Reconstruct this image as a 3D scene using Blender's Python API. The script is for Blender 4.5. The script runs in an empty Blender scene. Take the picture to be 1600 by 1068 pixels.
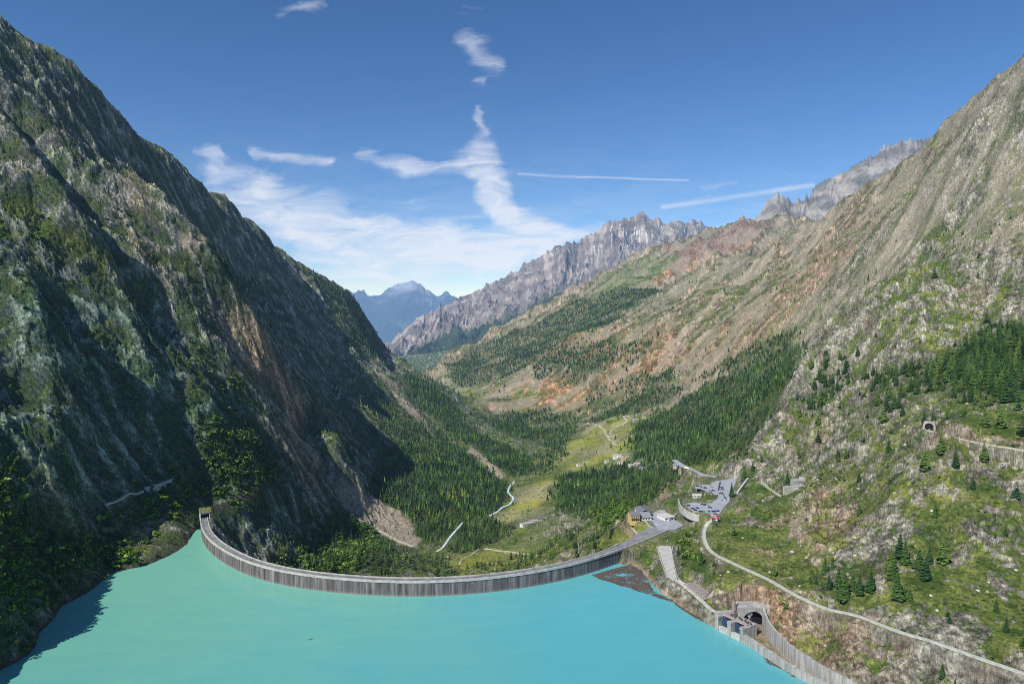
import bpy, math, random
import numpy as np
from math import radians, sin, cos, tan, pi
random.seed(7)
rng = np.random.default_rng(11)
sc = bpy.context.scene
COL = sc.collection

# ------------------------------------------------------------------ camera
F = 1067.0                       # focal length in photo pixels (1600 wide)
PITCH = radians(2.9)
CZ = 254.0                       # camera height above the lake surface (z = 0)
cam_d = bpy.data.cameras.new('camera')
cam = bpy.data.objects.new('camera', cam_d); COL.objects.link(cam)
cam.location = (0, 0, CZ); cam.rotation_euler = (pi/2 - PITCH, 0, 0)
cam_d.sensor_width = 36; cam_d.lens = 36*F/1600; cam_d.clip_start = 1; cam_d.clip_end = 200000
sc.camera = cam
sc.render.resolution_x = 1024; sc.render.resolution_y = 683

def ray(px, py):
    u = (px-800)/F; v = (534-py)/F
    y = cos(PITCH)+v*sin(PITCH); z = -sin(PITCH)+v*cos(PITCH)
    return u/y, z/y              # x and z per metre of forward distance
def P(px, py, Y=None, z=None):
    a, b = ray(px, py)
    if Y is None: Y = (z-CZ)/b
    return (a*Y, Y, CZ+b*Y)

# ------------------------------------------------------------------ noise (numpy)
_pt = np.random.default_rng(5).random(65536).astype(np.float32)*2-1
_ga = np.random.default_rng(6).random(65536).astype(np.float32)*2*np.pi
_gx = np.cos(_ga); _gy = np.sin(_ga)
def _h(ix, iy, s):
    n = (ix*374761393 + iy*668265263 + s*974634777) & 0xffffffff
    n = ((n ^ (n >> 13))*1274126177) & 0xffffffff
    return ((n ^ (n >> 16)) & 0xffff)
def perlin(x, y, s=0):
    fx = np.floor(x); fy = np.floor(y)
    ix = fx.astype(np.int64); iy = fy.astype(np.int64)
    x = (x-fx).astype(np.float32); y = (y-fy).astype(np.float32)
    u = x*x*x*(x*(x*6-15)+10); v = y*y*y*(y*(y*6-15)+10)
    def g(dx, dy):
        k = _h(ix+dx, iy+dy, s)
        return _gx[k]*(x-dx)+_gy[k]*(y-dy)
    a = g(0, 0); b = g(1, 0); c = g(0, 1); d = g(1, 1)
    return (a+(b-a)*u + ((c+(d-c)*u)-(a+(b-a)*u))*v)*1.5
def fbm(x, y, sc_, octv=5, gain=.5, s=0):
    t = 0; a = 1; f = 1/sc_; n = 0
    for i in range(octv):
        t = t+a*perlin(x*f+i*17.3, y*f-i*9.1, s+i); n += a; a *= gain; f *= 2.03
    return t/n
def ridged(x, y, sc_, octv=5, gain=.5, s=0):
    t = 0; a = 1; f = 1/sc_; n = 0; w = 1
    for i in range(octv):
        r = 1-np.abs(perlin(x*f+i*11.7, y*f+i*5.3, s+i))*1.6
        r = np.clip(r, 0, 1)**2
        t = t+a*r*w; n += a; w = np.clip(r*1.6, 0, 1); a *= gain; f *= 2.07
    return t/n*2-1
def facets(x, y, sc_, s=0):
    """broken rock: every cell is a randomly tilted plane"""
    x = x/sc_; y = y/sc_; ix = np.floor(x).astype(np.int64); iy = np.floor(y).astype(np.int64)
    best = np.full(x.shape, 9., np.float32); val = np.zeros(x.shape, np.float32)
    for dx in (-1, 0, 1):
        for dy in (-1, 0, 1):
            k = _h(ix+dx, iy+dy, s); k2 = _h(ix+dx, iy+dy, s+57)
            cx = x-(ix+dx+.5+.45*_pt[k]); cy = y-(iy+dy+.5+.45*_pt[k2]); d = cx*cx+cy*cy
            m = d < best; best = np.where(m, d, best); val = np.where(m, _gx[k]*cx+_gy[k]*cy+.35*_pt[(k+k2) & 65535], val)
    return val
def sstep(a, b, x):
    t = np.clip((x-a)/(b-a), 0, 1); return t*t*(3-2*t)

# ------------------------------------------------------------------ terrain control points
C = []
def add(px, py, Y=None, z=None): C.append(P(px, py, Y, z))
crestL = [(-200,-110,1180),(-100,-45,1240),(0,28,1300),(75,88,1350),(150,150,1480),(210,200,1600),(300,270,1900),(385,335,2200),(430,375,2400),(465,410,2600),(520,440,2750),(555,465,2900),(580,518,2980)]
def dens(L, step=28):
    L = np.array(L, float); t = np.concatenate([[0], np.cumsum(np.hypot(np.diff(L[:, 0]), np.diff(L[:, 1])))])
    q = np.linspace(0, t[-1], max(2, int(t[-1]/step)+1))
    return [tuple(np.interp(q, t, L[:, k])[i] for k in range(L.shape[1])) for i in range(len(q))]
for px, py, Y in dens(crestL, 32):
    x, y, z = P(px, py, Y); C.append((x, y, z))
    for f, d in ((1.08, 70), (1.28, 190), (1.7, 380)): C.append((x*f, y*f, z-d))
spurL = [(610,556,2980),(655,575,2900),(700,612,2700),(740,650,2400),(790,683,2150),(830,703,1980)]
for px, py, Y in dens(spurL): add(px, py, Y)
for p in [(-700,3450,-60),(-560,3400,-170),(-330,3150,-200),(-130,2750,-190),(40,2400,-182),(110,2120,-178)]: C.append(p)
for p_ in [(580,530,2800),(600,565,2750),(615,580,2650),(640,605,2500),(560,500,2700),(590,522,2960)]: add(*p_)
# left slope, column by column
for px, col in {
 -150: [(950,420),(850,470),(700,540),(500,640),(300,830),(100,1040)],
 0: [(950,480),(850,540),(700,620),(500,740),(400,835),(300,940),(150,1120)],
 60: [(930,540),(800,615),(640,705),(450,835),(250,1060),(150,1210)],
 100: [(900,585),(800,640),(700,680),(600,740),(500,820),(400,920),(300,1060),(200,1200)],
 150: [(850,665),(600,800),(400,985),(250,1260)],
 200: [(800,730),(700,800),(600,865),(500,945),(400,1060),(300,1260),(235,1460)],
 250: [(780,780),(600,905),(450,1060),(340,1330)],
 300: [(780,835),(700,885),(600,950),(500,1050),(400,1250),(330,1600)],
 350: [(760,880),(640,985),(520,1190),(420,1500),(350,2000)],
 400: [(860,850),(800,900),(720,955),(660,1000),(600,1120),(500,1400),(430,1850),(370,2200)],
 450: [(800,980),(700,1130),(620,1350),(520,1800),(430,2400)],
 500: [(860,1000),(800,1110),(700,1360),(600,1700),(500,2200)],
 550: [(840,1120),(740,1390),(650,1720),(550,2350)],
 600: [(820,1230),(750,1450),(700,1650),(620,2200)],
 650: [(790,1360),(700,1720),(640,2250)],
 700: [(800,1350),(760,1520),(700,1850),(650,2300)],
 770: [(740,1690),(700,2010)]}.items():
    for py, Y in col: add(px, py, Y)
# shorelines of the lake
shL = [(-60,1100),(0,1045),(60,990),(130,930),(215,885),(262,868),(300,838),(310,815)]
for p in shL: add(*p, z=0)
for px, py, z in [(232,852,7),(270,848,6),(180,868,8),(292,826,6),(150,888,8),(205,852,16),(90,930,8)]: add(px, py, z=z)
# lake bed
for p in [(-250,300,-40),(0,300,-60),(150,300,-40),(-250,500,-40),(-200,600,-60),(0,450,-70),(100,550,-55),(0,560,-70),(-90,560,-90),(-280,650,-60),(100,620,-50),(-150,150,-50),(100,100,-50),(-300,100,-20),(220,200,-20),(-330,750,-40)]: C.append(p)
# downstream floor
for p in [(-60,700,-140),(-200,780,-130),(20,760,-110),(-120,880,-140),(-150,1154,-150),(-60,1090,-146),(0,1553,-160),(30,1600,-160),(60,1380,-152),(90,1750,-164),(-250,1000,-110),(-330,870,-50)]: C.append(p)
for px, py, z in [(690,855,-150),(640,880,-135),(560,870,-118),(600,860,-130),(760,880,-138),(820,860,-140),(822,818,-142),(870,770,-146),(900,850,-60),(860,885,-60),(960,800,-60),(940,830,-50),(970,850,-8),(1000,835,4),
   (910,740,-142),(870,720,-162),(900,700,-150),(960,715,-115),(960,670,-108),(930,690,-128),(993,657,-92),(1040,665,-60),(900,665,-140),(1010,745,-82),(1060,735,-20),(1000,780,-20),(930,780,-95),
   (850,690,-172),(830,650,-170),(1010,700,-88),(1055,775,12)]: add(px, py, z=z)
# dam right abutment, house terrace, parking, right shore
for px, py, z in [(1065,822,13),(1010,808,12),(1040,810,13),(1085,812,16),(1110,795,28),(1090,770,28),(1130,770,30),(1150,760,31),(1120,745,30),(1085,733,24),(1060,760,10),
   (930,900,-14),(965,905,-12),(1010,905,0),(1045,935,0),(1085,960,0),(1120,972,0),(1045,900,12),(1035,860,12),(1060,870,16),(1075,905,14),(1110,940,11),(1150,955,12),(1190,960,16),(1230,980,13)]: add(px, py, z=z)
for px, py, z in [(1200,1012,-2),(1290,1062,-2),(1400,1125,-2),(1560,1230,-2)]: add(px, py, z=z)
# lake road and hillside above it
roadR = [(1103,822,24),(1100,840,24.5),(1112,862,25),(1150,882,26),(1200,905,28),(1240,928,29.5),(1290,950,31),(1340,962,33),(1400,985,35),(1460,1003,37),(1530,1028,39),(1600,1052,41),(1720,1095,44)]
for px, py, z in roadR: add(px, py, z=z)
for px, py, Y in [(1120,830,690),(1200,850,640),(1300,880,560),(1400,900,500),(1500,930,465),(1600,960,440),(1700,960,440),
   (1200,780,760),(1300,800,650),(1400,800,570),(1500,820,530),(1600,840,500),(1720,800,520),
   (1190,730,870),(1250,740,790),(1300,710,770),(1400,700,680),(1452,672,640),(1520,680,610),(1600,700,590),(1720,700,590),
   (1220,660,930),(1300,640,900),(1400,620,800),(1500,600,760),(1600,600,720),(1720,600,720),
   (1260,600,985),(1320,560,980),(1400,520,930),(1500,500,890),(1600,500,850),(1750,480,850),(1450,450,960),(1550,430,930),(1650,400,900)]: add(px, py, Y)
crestR1 = [(1700,310,880),(1600,352,920),(1535,396,960),(1458,411,1000),(1413,425,1020),(1386,436,1035),(1350,454,1050),(1315,495,1050),(1279,526,1050),(1252,553,1040),(1225,598,1020),(1198,656,970),(1180,690,930),(1150,720,890)]
for i, (px, py, Y) in enumerate(crestR1):
    x, y, z = P(px, py, Y); C.append((x, y, z))
    if i > 0: C.append((x*1.07, y*1.08, z-(22 if i < 8 else 30)))
# far side: forest slope and big right mountain
for px, py, Y in [(1150,640,1500),(1230,550,1600),(1080,690,1350),(1020,660,1800),(1190,600,1540),(1100,560,2100),(1000,600,2400),(1200,470,2000),(1300,420,1800),
   (1500,250,1750),(1590,200,1600),(1590,310,1250),(1480,370,1400),(1400,400,1500),(1300,480,1560),(1000,480,3200),(900,530,3200),(800,560,3700),(1100,440,2900),(1050,530,2500),(950,570,2700),(850,600,3000),(760,632,2850),(740,655,2620),
   (850,560,3300),(780,590,3300),(720,590,3600),(900,620,2650),(960,630,2350),(1060,620,2050),(1150,520,2150),(1250,430,2300),(1700,200,1500),(1700,300,1200),(1150,680,1180),(1110,700,1180),
   (690,585,3950),(760,560,4000),(820,530,4000),(900,490,4000),(960,450,4200),(1020,430,4200)]: add(px, py, Y)
crestR2 = [(1800,-80,1700),(1700,0,1780),(1600,80,1900),(1540,130,2050),(1480,192,2250),(1430,228,2400),(1380,262,2620),(1330,306,2900),(1290,333,3100),(1252,350,3350),(1216,372,3500),(1180,392,3650),(1135,406,3800),(1108,412,3900),(1067,438,3900)]
for i, (px, py, Y) in enumerate(dens(crestR2, 36)):
    x, y, z = P(px, py, Y); C.append((x, y, z))
    C.append((x*1.05, y*1.06, z-45))
    if i > 3: C.append(P(px, py+24, Y*.9)); C.append(P(px, py+52, Y*.8))
    if i < 20: C.append((x*1.25, y*1.28, z-250))
crestM4 = [(1250,345,5000),(1190,334,5000),(1150,345,5100),(1110,352,5200),(1085,372,5300),(1040,386,5400),(987,398,5400),(946,422,5300),(912,444,5200),(875,461,5000),(819,495,4800),(762,525,4500),(725,540,4300),(695,555,4100),(676,574,3900)]
for i, (px, py, Y) in enumerate(dens(crestM4, 40)):
    x, y, z = P(px, py, Y); C.append((x, y, z))
    C.append((x*1.05-30, y*1.06, z-60)); C.append((x*1.2-100, y*1.25, z-260))
for p in [(-480,3900,-215),(-560,4400,-240),(-800,5200,-290),(-1200,4300,150),(-900,3800,-100),(-1100,5500,-200),(-1500,2500,500),(1500,900,900),(1300,500,650),(900,400,400),(-900,500,400),(-800,200,300)]: C.append(p)
C = np.array(C)
# merge near-duplicates
keep = []
for i in range(len(C)):
    if all((C[i, 0]-C[j, 0])**2+(C[i, 1]-C[j, 1])**2 > 12**2 for j in keep): keep.append(i)
C = C[keep]
S = 1000.; c0 = .035
Xc = C[:, :2]/S
def phi(r2): return np.sqrt(r2+c0*c0)
n = len(C)
A = phi(((Xc[:, None]-Xc[None])**2).sum(-1)) - np.eye(n)*2e-4*(-1)*-1
Pm = np.hstack([np.ones((n, 1)), Xc])
M = np.zeros((n+3, n+3)); M[:n, :n] = A; M[:n, n:] = Pm; M[n:, :n] = Pm.T
W = np.linalg.solve(M, np.concatenate([C[:, 2], [0, 0, 0]]))
GX0, GX1, GY0, GY1, GS = -2600., 2800., -400., 7200., 10.
gx = np.arange(GX0, GX1+1, GS); gy = np.arange(GY0, GY1+1, GS)
BG = np.zeros((len(gy), len(gx)), np.float32)
for j, yy in enumerate(gy):
    px_ = gx/S; r2 = (px_[:, None]-Xc[None, :, 0])**2+(yy/S-Xc[None, :, 1])**2
    BG[j] = phi(r2)@W[:n] + W[n]+W[n+1]*px_+W[n+2]*yy/S
def bil(G, x, y, x0=GX0, y0=GY0, s=GS):
    fx = np.clip((np.asarray(x)-x0)/s, 0, G.shape[1]-1.001); fy = np.clip((np.asarray(y)-y0)/s, 0, G.shape[0]-1.001)
    ix = fx.astype(int); iy = fy.astype(int); fx = fx-ix; fy = fy-iy
    a = G[iy, ix]*(1-fx)+G[iy, ix+1]*fx; b = G[iy+1, ix]*(1-fx)+G[iy+1, ix+1]*fx
    return a*(1-fy)+b*fy
def march(H, px, py, y0=250, y1=7000, n=5000):
    a, b = ray(px, py)
    Y = np.geomspace(y0, y1, n)
    h = H(a*Y, Y); zr = CZ+b*Y
    k = np.nonzero(h > zr)[0]
    if len(k) == 0: return None
    k = k[0]
    if k == 0: return (a*Y[0], Y[0], float(h[0]))
    d0 = zr[k-1]-h[k-1]; d1 = zr[k]-h[k]; t = d0/(d0-d1+1e-9)
    y = Y[k-1]+(Y[k]-Y[k-1])*t
    return (a*y, y, float(CZ+b*y))
# ------------------------------------------------------------------ plan-space rasters
def interp_poly(pts, step):
    p = np.array(pts, float); d = np.concatenate([[0], np.cumsum(np.linalg.norm(np.diff(p, axis=0), axis=1))])
    q = np.arange(0, d[-1]+step*.5, step)
    return np.stack([np.interp(q, d, p[:, k]) for k in range(p.shape[1])], 1)
def catmull(pts, n=8):
    p = np.array(pts, float); p = np.vstack([2*p[0]-p[1], p, 2*p[-1]-p[-2]]); out = []
    for i in range(1, len(p)-2):
        for t in np.arange(n)/n:
            out.append(.5*((2*p[i])+(-p[i-1]+p[i+1])*t+(2*p[i-1]-5*p[i]+4*p[i+1]-p[i+2])*t*t+(-p[i-1]+3*p[i]-3*p[i+1]+p[i+2])*t**3))
    out.append(p[-2]); return np.array(out)
def seg_dist(x, y, pl, val=None):
    """distance from points to polyline (plan), and value interpolated along it"""
    best = np.full(x.shape, 1e9); vb = np.zeros(x.shape)
    for i in range(len(pl)-1):
        ax, ay = pl[i][:2]; bx, by = pl[i+1][:2]; dx, dy = bx-ax, by-ay
        t = np.clip(((x-ax)*dx+(y-ay)*dy)/(dx*dx+dy*dy+1e-9), 0, 1)
        d = np.hypot(x-ax-t*dx, y-ay-t*dy); m = d < best
        best = np.where(m, d, best)
        if val is not None: vb = np.where(m, val[i]+(val[i+1]-val[i])*t, vb)
    return best, vb
def inpoly(x, y, poly):
    r = np.zeros(x.shape, bool); n_ = len(poly)
    for i in range(n_):
        x0, y0 = poly[i][:2]; x1, y1 = poly[(i+1) % n_][:2]
        c = (y0 > y) != (y1 > y)
        r ^= c & (x < (x1-x0)*(y-y0)/((y1-y0) if y1 != y0 else 1e-9)+x0)
    return r
def blur(g, k):
    for _ in range(2):
        for ax in (0, 1):
            c = np.cumsum(np.concatenate([np.repeat(np.take(g, [0], ax), k+1, ax), g, np.repeat(np.take(g, [-1], ax), k, ax)], ax), ax)
            g = (np.take(c, range(2*k+1, c.shape[ax]), ax)-np.take(c, range(0, c.shape[ax]-2*k-1), ax))/(2*k+1)
    return g
Hb = lambda x, y: bil(BG, x, y)
def unproj(pts, H=None, step=14, close=False):
    p = interp_poly(list(pts)+([pts[0]] if close else []), step)
    o = [march(H or Hb, a, b, n=2500) for a, b in p]
    return np.array([q for q in o if q is not None])
GXX, GYY = np.meshgrid(gx, gy)
# ribs (+) and gullies (-): pixel polyline read from the photo, amplitude, half width
FEAT = [
 ([(60,60),(120,130),(185,195),(232,262),(245,340),(300,410),(350,480),(400,560),(450,610),(500,680),(540,760)], 58, 52),
 ([(20,150),(70,215),(105,258),(160,345),(215,425),(285,500),(345,560),(400,640)], -48, 38),
 ([(205,215),(268,290),(300,345),(390,405),(460,470),(520,540),(570,610)], -62, 62),
 ([(325,440),(385,520),(440,590),(490,660),(530,740)], 48, 42), ([(290,500),(350,590),(400,650),(430,720)], -26, 34),
 ([(0,290),(60,320),(130,370),(215,425)], 44, 30),
 ([(0,180),(60,260),(110,330),(170,400)], 26, 26),
 ([(355,625),(395,660),(440,700),(462,745)], 30, 28),
 ([(290,470),(310,560),(330,640)], 16, 22), ([(180,430),(215,520),(240,620)], 16, 24), ([(215,460),(265,560),(290,650),(300,720)], -16, 22),
 ([(100,420),(130,540),(150,680)], -18, 26), ([(40,420),(70,560),(90,700)], 16, 26),
 ([(470,640),(500,700),(540,770)], -18, 26),
 ([(565,560),(620,600),(680,660),(740,715),(790,750)], -14, 22),
 ([(600,650),(680,700),(740,740)], -10, 22),
 ([(1520,180),(1440,260),(1420,340),(1380,400),(1320,450)], -13, 24),
 ([(1560,210),(1500,280),(1450,330),(1390,380)], -11, 24),
 ([(1470,200),(1400,270),(1330,330),(1280,390),(1220,440),(1150,500)], -11, 26),
 ([(1400,250),(1330,300),(1250,370),(1150,450),(1060,520)], -11, 30),
 ([(1590,250),(1540,310),(1480,360)], -10, 22),
 ([(1250,345),(1150,420),(1080,480),(1000,540)], -12, 30),
 ([(1300,330),(1250,400),(1200,450),(1150,510),(1100,560)], 9, 26),
 ([(1130,400),(1050,460),(980,520),(900,570),(830,600)], 14, 40),
 ([(1060,430),(1000,470),(930,520),(850,570),(760,600)], -14, 44),
]
for pts, amp, w in FEAT:
    pl = unproj(pts)
    x0, x1 = pl[:, 0].min()-4*w, pl[:, 0].max()+4*w; y0, y1 = pl[:, 1].min()-4*w, pl[:, 1].max()+4*w
    i0, i1 = np.searchsorted(gx, [x0, x1]); j0, j1 = np.searchsorted(gy, [y0, y1])
    jump = np.hypot(*np.diff(pl[:, :2], axis=0).T); ww = w*max(1, pl[:, 1].mean()/1500)
    d, _ = seg_dist(GXX[j0:j1, i0:i1], GYY[j0:j1, i0:i1], pl)
    BG[j0:j1, i0:i1] += amp*np.exp(-(d/ww)**1.35)
_dy, _dx = np.gradient(BG, GS)
SLOPE = blur(np.hypot(_dy, _dx), 1)
def side(x, y):                       # -1 on the left mountain, +1 on the right
    xa = np.interp(y, [400, 800, 1150, 1550, 2000, 2400, 3000, 4000], [-150, -200, -130, -10, 80, 20, -200, -600])
    return np.clip((x-xa)/60, -1, 1)
def Hn(x, y):
    """terrain height with rock relief"""
    x = np.asarray(x, float); y = np.asarray(y, float)
    h = bil(BG, x, y); sl = bil(SLOPE, x, y); sd = side(x, y); L = np.clip(-sd, 0, 1); R = np.clip(sd, 0, 1)
    far = sstep(1300, 3000, y)
    wx = x+18*fbm(x, y, 90, 3, s=40); wy = y+18*fbm(x, y, 90, 3, s=44)
    # gullies running down the fall line
    g = ridged(wy+.5*wx, wx*.62-.2*wy, 250, 5, .45, 3)
    g2 = ridged(wy-.45*wx, wx*.5+wy*.25, 175, 6, .56, 23)
    rock = ridged(wx, wy, 46, 5, .55, 9)
    st = sstep(.25, .9, sl)
    a = L*(12*st+1.2)*g + R*(11+19*far)*(st*.8+.1)*g2
    a = a + rock*(L*3.8+R*(4.5+1*far))*(st*.85+.15)
    # rock bands: partial terracing of the height
    q = h+a+22*fbm(x, y, 130, 4, s=61)+.22*wx-.16*wy*(1-R)+R*12*ridged(x,y,90,3,.5,67); stp = 15
    k = q/stp; fr = k-np.floor(k); terr = (np.floor(k)+sstep(.28, .72, fr)-k)*stp
    band = sstep(-.15, .3, fbm(x, y, 170, 3, s=71))
    a = a+terr*band*(.25*L+.34*R*(1-far*.4))*sstep(.2, .5, sl)
    stp = 5.; k = (q+3*rock)/stp; fr = k-np.floor(k); terr = (np.floor(k)+sstep(.2, .6, fr)-k)*stp
    a = a+terr*.8*sstep(-.1, .25, fbm(x, y, 60, 3, s=81))*sstep(.25, .5, sl)*(1-far)
    a = a+fbm(x, y, 9, 3, .6, s=91)*1.5*(1-far)*(.25+st)
    a = a+far*R*(34*ridged(wy+.3*wx, wx*.45, 520, 5, .5, 33)+8)*sstep(.08,.35,sl)
    vf = sstep(3600, 4600, y)*R; a = a+vf*(42*ridged(wx, wy, 330, 6, .55, 35)+10)
    fx = x+5*fbm(x, y, 15, 2, s=48); fy = y+5*fbm(x, y, 15, 2, s=49)
    fa = facets(fx*.8+fy*.3, fy*.75-fx*.2, 34, 5)*(4.6*L+4*R*(1-.5*far))+facets(fx*.7+fy*.35, fy-fx*.2, 12, 6)*(1.9*L+2.2*R)*(1-.5*far)+facets(fx, fy, 4.6, 8)*(.9*L+.9*R)*(1-far)
    a = a+fa*(st*.9+.08)
    damp = sstep(2, 30, np.abs(h))*.75+.25         # keep shorelines where they are
    return h+a*damp
# ---- flattened pads and roads, on a fine local grid
LX0, LX1, LY0, LY1, LS = -60., 520., 330., 1060., 1.5
lx = np.arange(LX0, LX1, LS); ly = np.arange(LY0, LY1, LS); LXX, LYY = np.meshgrid(lx, ly)
LW = np.zeros(LXX.shape); LZ = np.zeros(LXX.shape)
def flatten(w, z):
    global LW, LZ
    LZ = np.where(w > LW, z, LZ) if np.isscalar(z) else np.where(w > LW, z, LZ)
    LW = np.maximum(LW, w)
def pad(pxs, z, soft=4):
    poly = [P(a, b, z=z) for a, b in pxs]
    m = blur(inpoly(LXX, LYY, poly).astype(float), max(1, int(soft/LS)))
    flatten(np.clip(m*2, 0, 1), z)
    return poly
PADS = {}
_A0 = np.array(P(1117, 983, z=0))[:2]; _B0 = np.array(P(1161, 1005, z=0))[:2]; _e = (_B0-_A0)/np.linalg.norm(_B0-_A0); _n = np.array([-_e[1], _e[0]]); _LB = np.linalg.norm(_B0-_A0)
_gb = [_A0+_e*a+_n*b for a, b in ((-1.5, -30), (_LB+1, -30), (_LB+1, 9), (-1.5, 9))]
flatten(np.clip(blur(inpoly(LXX, LYY, _gb).astype(float), 1)*2, 0, 1), -7.)
_tx, _ty = _A0+_e*14+_n*27
flatten(np.clip(blur(((abs(LXX-_tx) < 10) & (LYY > _ty-17) & (LYY < _ty+9)).astype(float), 1)*2, 0, 1), 1.4)
PADS['parking'] = pad([(1066,779),(1084,778),(1100,784),(1120,782),(1128,772),(1110,765),(1084,752),(1082,745),(1120,742),(1150,748),(1158,765),(1150,785),(1130,803),(1112,812),(1090,803),(1072,793)], 30)
PADS['dam_end'] = pad([(968,862),(990,846),(1010,830),(1032,816),(1075,810),(1090,818),(1066,829),(1030,843),(1000,856)], 12.6, 2)
PADS['terrace'] = pad([(1012,818),(1014,798),(1036,793),(1052,800),(1075,808),(1085,818),(1064,822),(1030,822)], 13.1)
PADS['platform'] = pad([(1027,853),(1050,849),(1060,905),(1043,908),(1037,895)], 11.5)
PADS['sorting_yard'] = pad([(1064,908),(1080,906),(1106,925),(1100,936)], 11)
PADS['house'] = pad([(978,806),(985,792),(1010,786),(1030,790),(1025,812),(1000,818)], 13)
PADS['channel'] = pad([(1166,992),(1180,978),(1196,974),(1202,998),(1240,1022),(1335,1068),(1420,1110),(1400,1140),(1290,1078),(1200,1024)], 1.5, 2)
PADS['intake_yard'] = pad([(1119,962),(1120,953),(1150,940),(1168,946),(1172,960),(1164,972)], 10, 2)
ROADS = {}
def road_local(name, pts, w, z=None):
    if z is None:
        pl = np.array([P(a, b, z=c) for a, b, c in pts])
    pl = catmull(pl, 6); d, v = seg_dist(LXX, LYY, pl, pl[:, 2])
    flatten(1-sstep(w*.5+.8, w*.5+5, d), v); ROADS[name] = (pl, w); return pl
road_local('lake_road', [(1112,812,30)]+roadR, 3.6)
road_local('intake_track', [(1043,900,11.5),(1060,908,11.3),(1078,922,11),(1095,937,10.8),(1112,952,10.5),(1124,957,10.5)], 3.4)
_t = [march(Hn, a, b, n=4000) for a, b in [(1449,672),(1476,680),(1500,686),(1540,694),(1600,703),(1680,716)]]
_z = np.linspace(np.percentile([q_[2] for q_ in _t], 70), np.percentile([q_[2] for q_ in _t], 35), 6)
road_local('tunnel_road', [(a, b, z_) for (a, b), z_ in zip([(1449,672),(1476,680),(1500,686),(1540,694),(1600,703),(1680,716)], _z)], 4.6)

road_local('village_road', [(1120,745,30),(1098,741,29),(1084,734,27),(1074,730,25),(1066,726,24),(1054,718,22)], 6.0)
_lk = lambda G, x, y: bil(G, x, y, LX0, LY0, LS)
def H(x, y):
    x = np.asarray(x, float); y = np.asarray(y, float)
    h = Hn(x, y)
    ins = (x > LX0) & (x < LX1-2) & (y > LY0) & (y < LY1-2)
    w = np.where(ins, _lk(LW, x, y), 0); z = _lk(LZ, x, y)
    return h*(1-w)+z*w
# ------------------------------------------------------------------ adaptive polar mesh of the valley
NC, NR = 1500, 1050
ta = np.concatenate([np.linspace(-1.15, -.8, 60)[:-1], np.linspace(-.8, .8, NC-118), np.linspace(.8, 1.15, 60)[1:]])
NC = len(ta)
rr = np.geomspace(180, 6800, 1100)
XX = ta[:, None]*rr[None]; YY = np.broadcast_to(rr, XX.shape)
hh = Hn(XX, YY)
v = (hh-CZ)/rr[None]
dv = np.diff(v, axis=1)
vmax = np.maximum.accumulate(v, 1)[:, :-1]
vis = (v[:, 1:] >= vmax-.02)
wgt = np.where(dv > 0, dv*F, -dv*F*.12)*np.where(vis, 1, .12) + .0016*F*np.diff(rr)/rr[:-1]*30*.25
wgt = wgt.T; wgt = blur(wgt, 2).T
cum = np.concatenate([np.zeros((NC, 1)), np.cumsum(wgt, 1)], 1); cum /= cum[:, -1:]
q = np.linspace(0, 1, NR)
RR = np.stack([np.interp(q, cum[i], rr) for i in range(NC)])
# smooth r between neighbouring columns
RR = blur(RR, 1) if False else (np.pad(RR, ((2, 2), (0, 0)), 'edge')[0:-4]+RR*2+np.pad(RR, ((2, 2), (0, 0)), 'edge')[4:])/4
TX = ta[:, None]*RR; TY = RR
TZ = H(TX, TY)
print('terrain', TZ.shape)
def grid_mesh(name, X, Y, Z, flip=False, mat=None, col=None, smooth=True):
    nu, nv = X.shape
    me = bpy.data.meshes.new(name); co = np.stack([X, Y, Z], -1).reshape(-1, 3).astype(np.float32)
    i = np.arange(nu-1)[:, None]*nv+np.arange(nv-1)[None]; i = i.ravel()
    f = np.stack([i, i+nv, i+nv+1, i+1], 1)
    if flip: f = f[:, ::-1]
    return raw_mesh(name, co, f.astype(np.int32), mat, col, smooth)
def raw_mesh(name, co, faces, mat=None, col=None, smooth=False, link=True):
    me = bpy.data.meshes.new(name); k = faces.shape[1]
    me.vertices.add(len(co)); me.vertices.foreach_set('co', np.ascontiguousarray(co, np.float32).ravel())
    me.loops.add(len(faces)*k); me.loops.foreach_set('vertex_index', np.ascontiguousarray(faces, np.int32).ravel())
    me.polygons.add(len(faces)); me.polygons.foreach_set('loop_start', np.arange(len(faces), dtype=np.int32)*k)
    me.polygons.foreach_set('loop_total', np.full(len(faces), k, np.int32))
    me.polygons.foreach_set('use_smooth', np.full(len(faces), smooth))
    if col is not None:
        a = me.color_attributes.new('Col', 'FLOAT_COLOR', 'POINT')
        c4 = np.ones((len(co), 4), np.float32); c4[:, :3] = col.reshape(-1, 3); a.data.foreach_set('color', c4.ravel())
    me.update()
    if mat: me.materials.append(mat)
    o = bpy.data.objects.new(name, me)
    if link: COL.objects.link(o)
    return o
def normals(X, Y, Z):
    a = np.stack(np.gradient(X)+np.gradient(Y)+np.gradient(Z))  # dXu,dXv,dYu,dYv,dZu,dZv
    u = np.stack([a[0], a[2], a[4]], -1); w = np.stack([a[1], a[3], a[5]], -1)
    n_ = np.cross(u, w); n_ /= np.linalg.norm(n_, axis=-1, keepdims=True)+1e-9
    return n_*np.sign(n_[..., 2:3]+1e-9)
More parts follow.
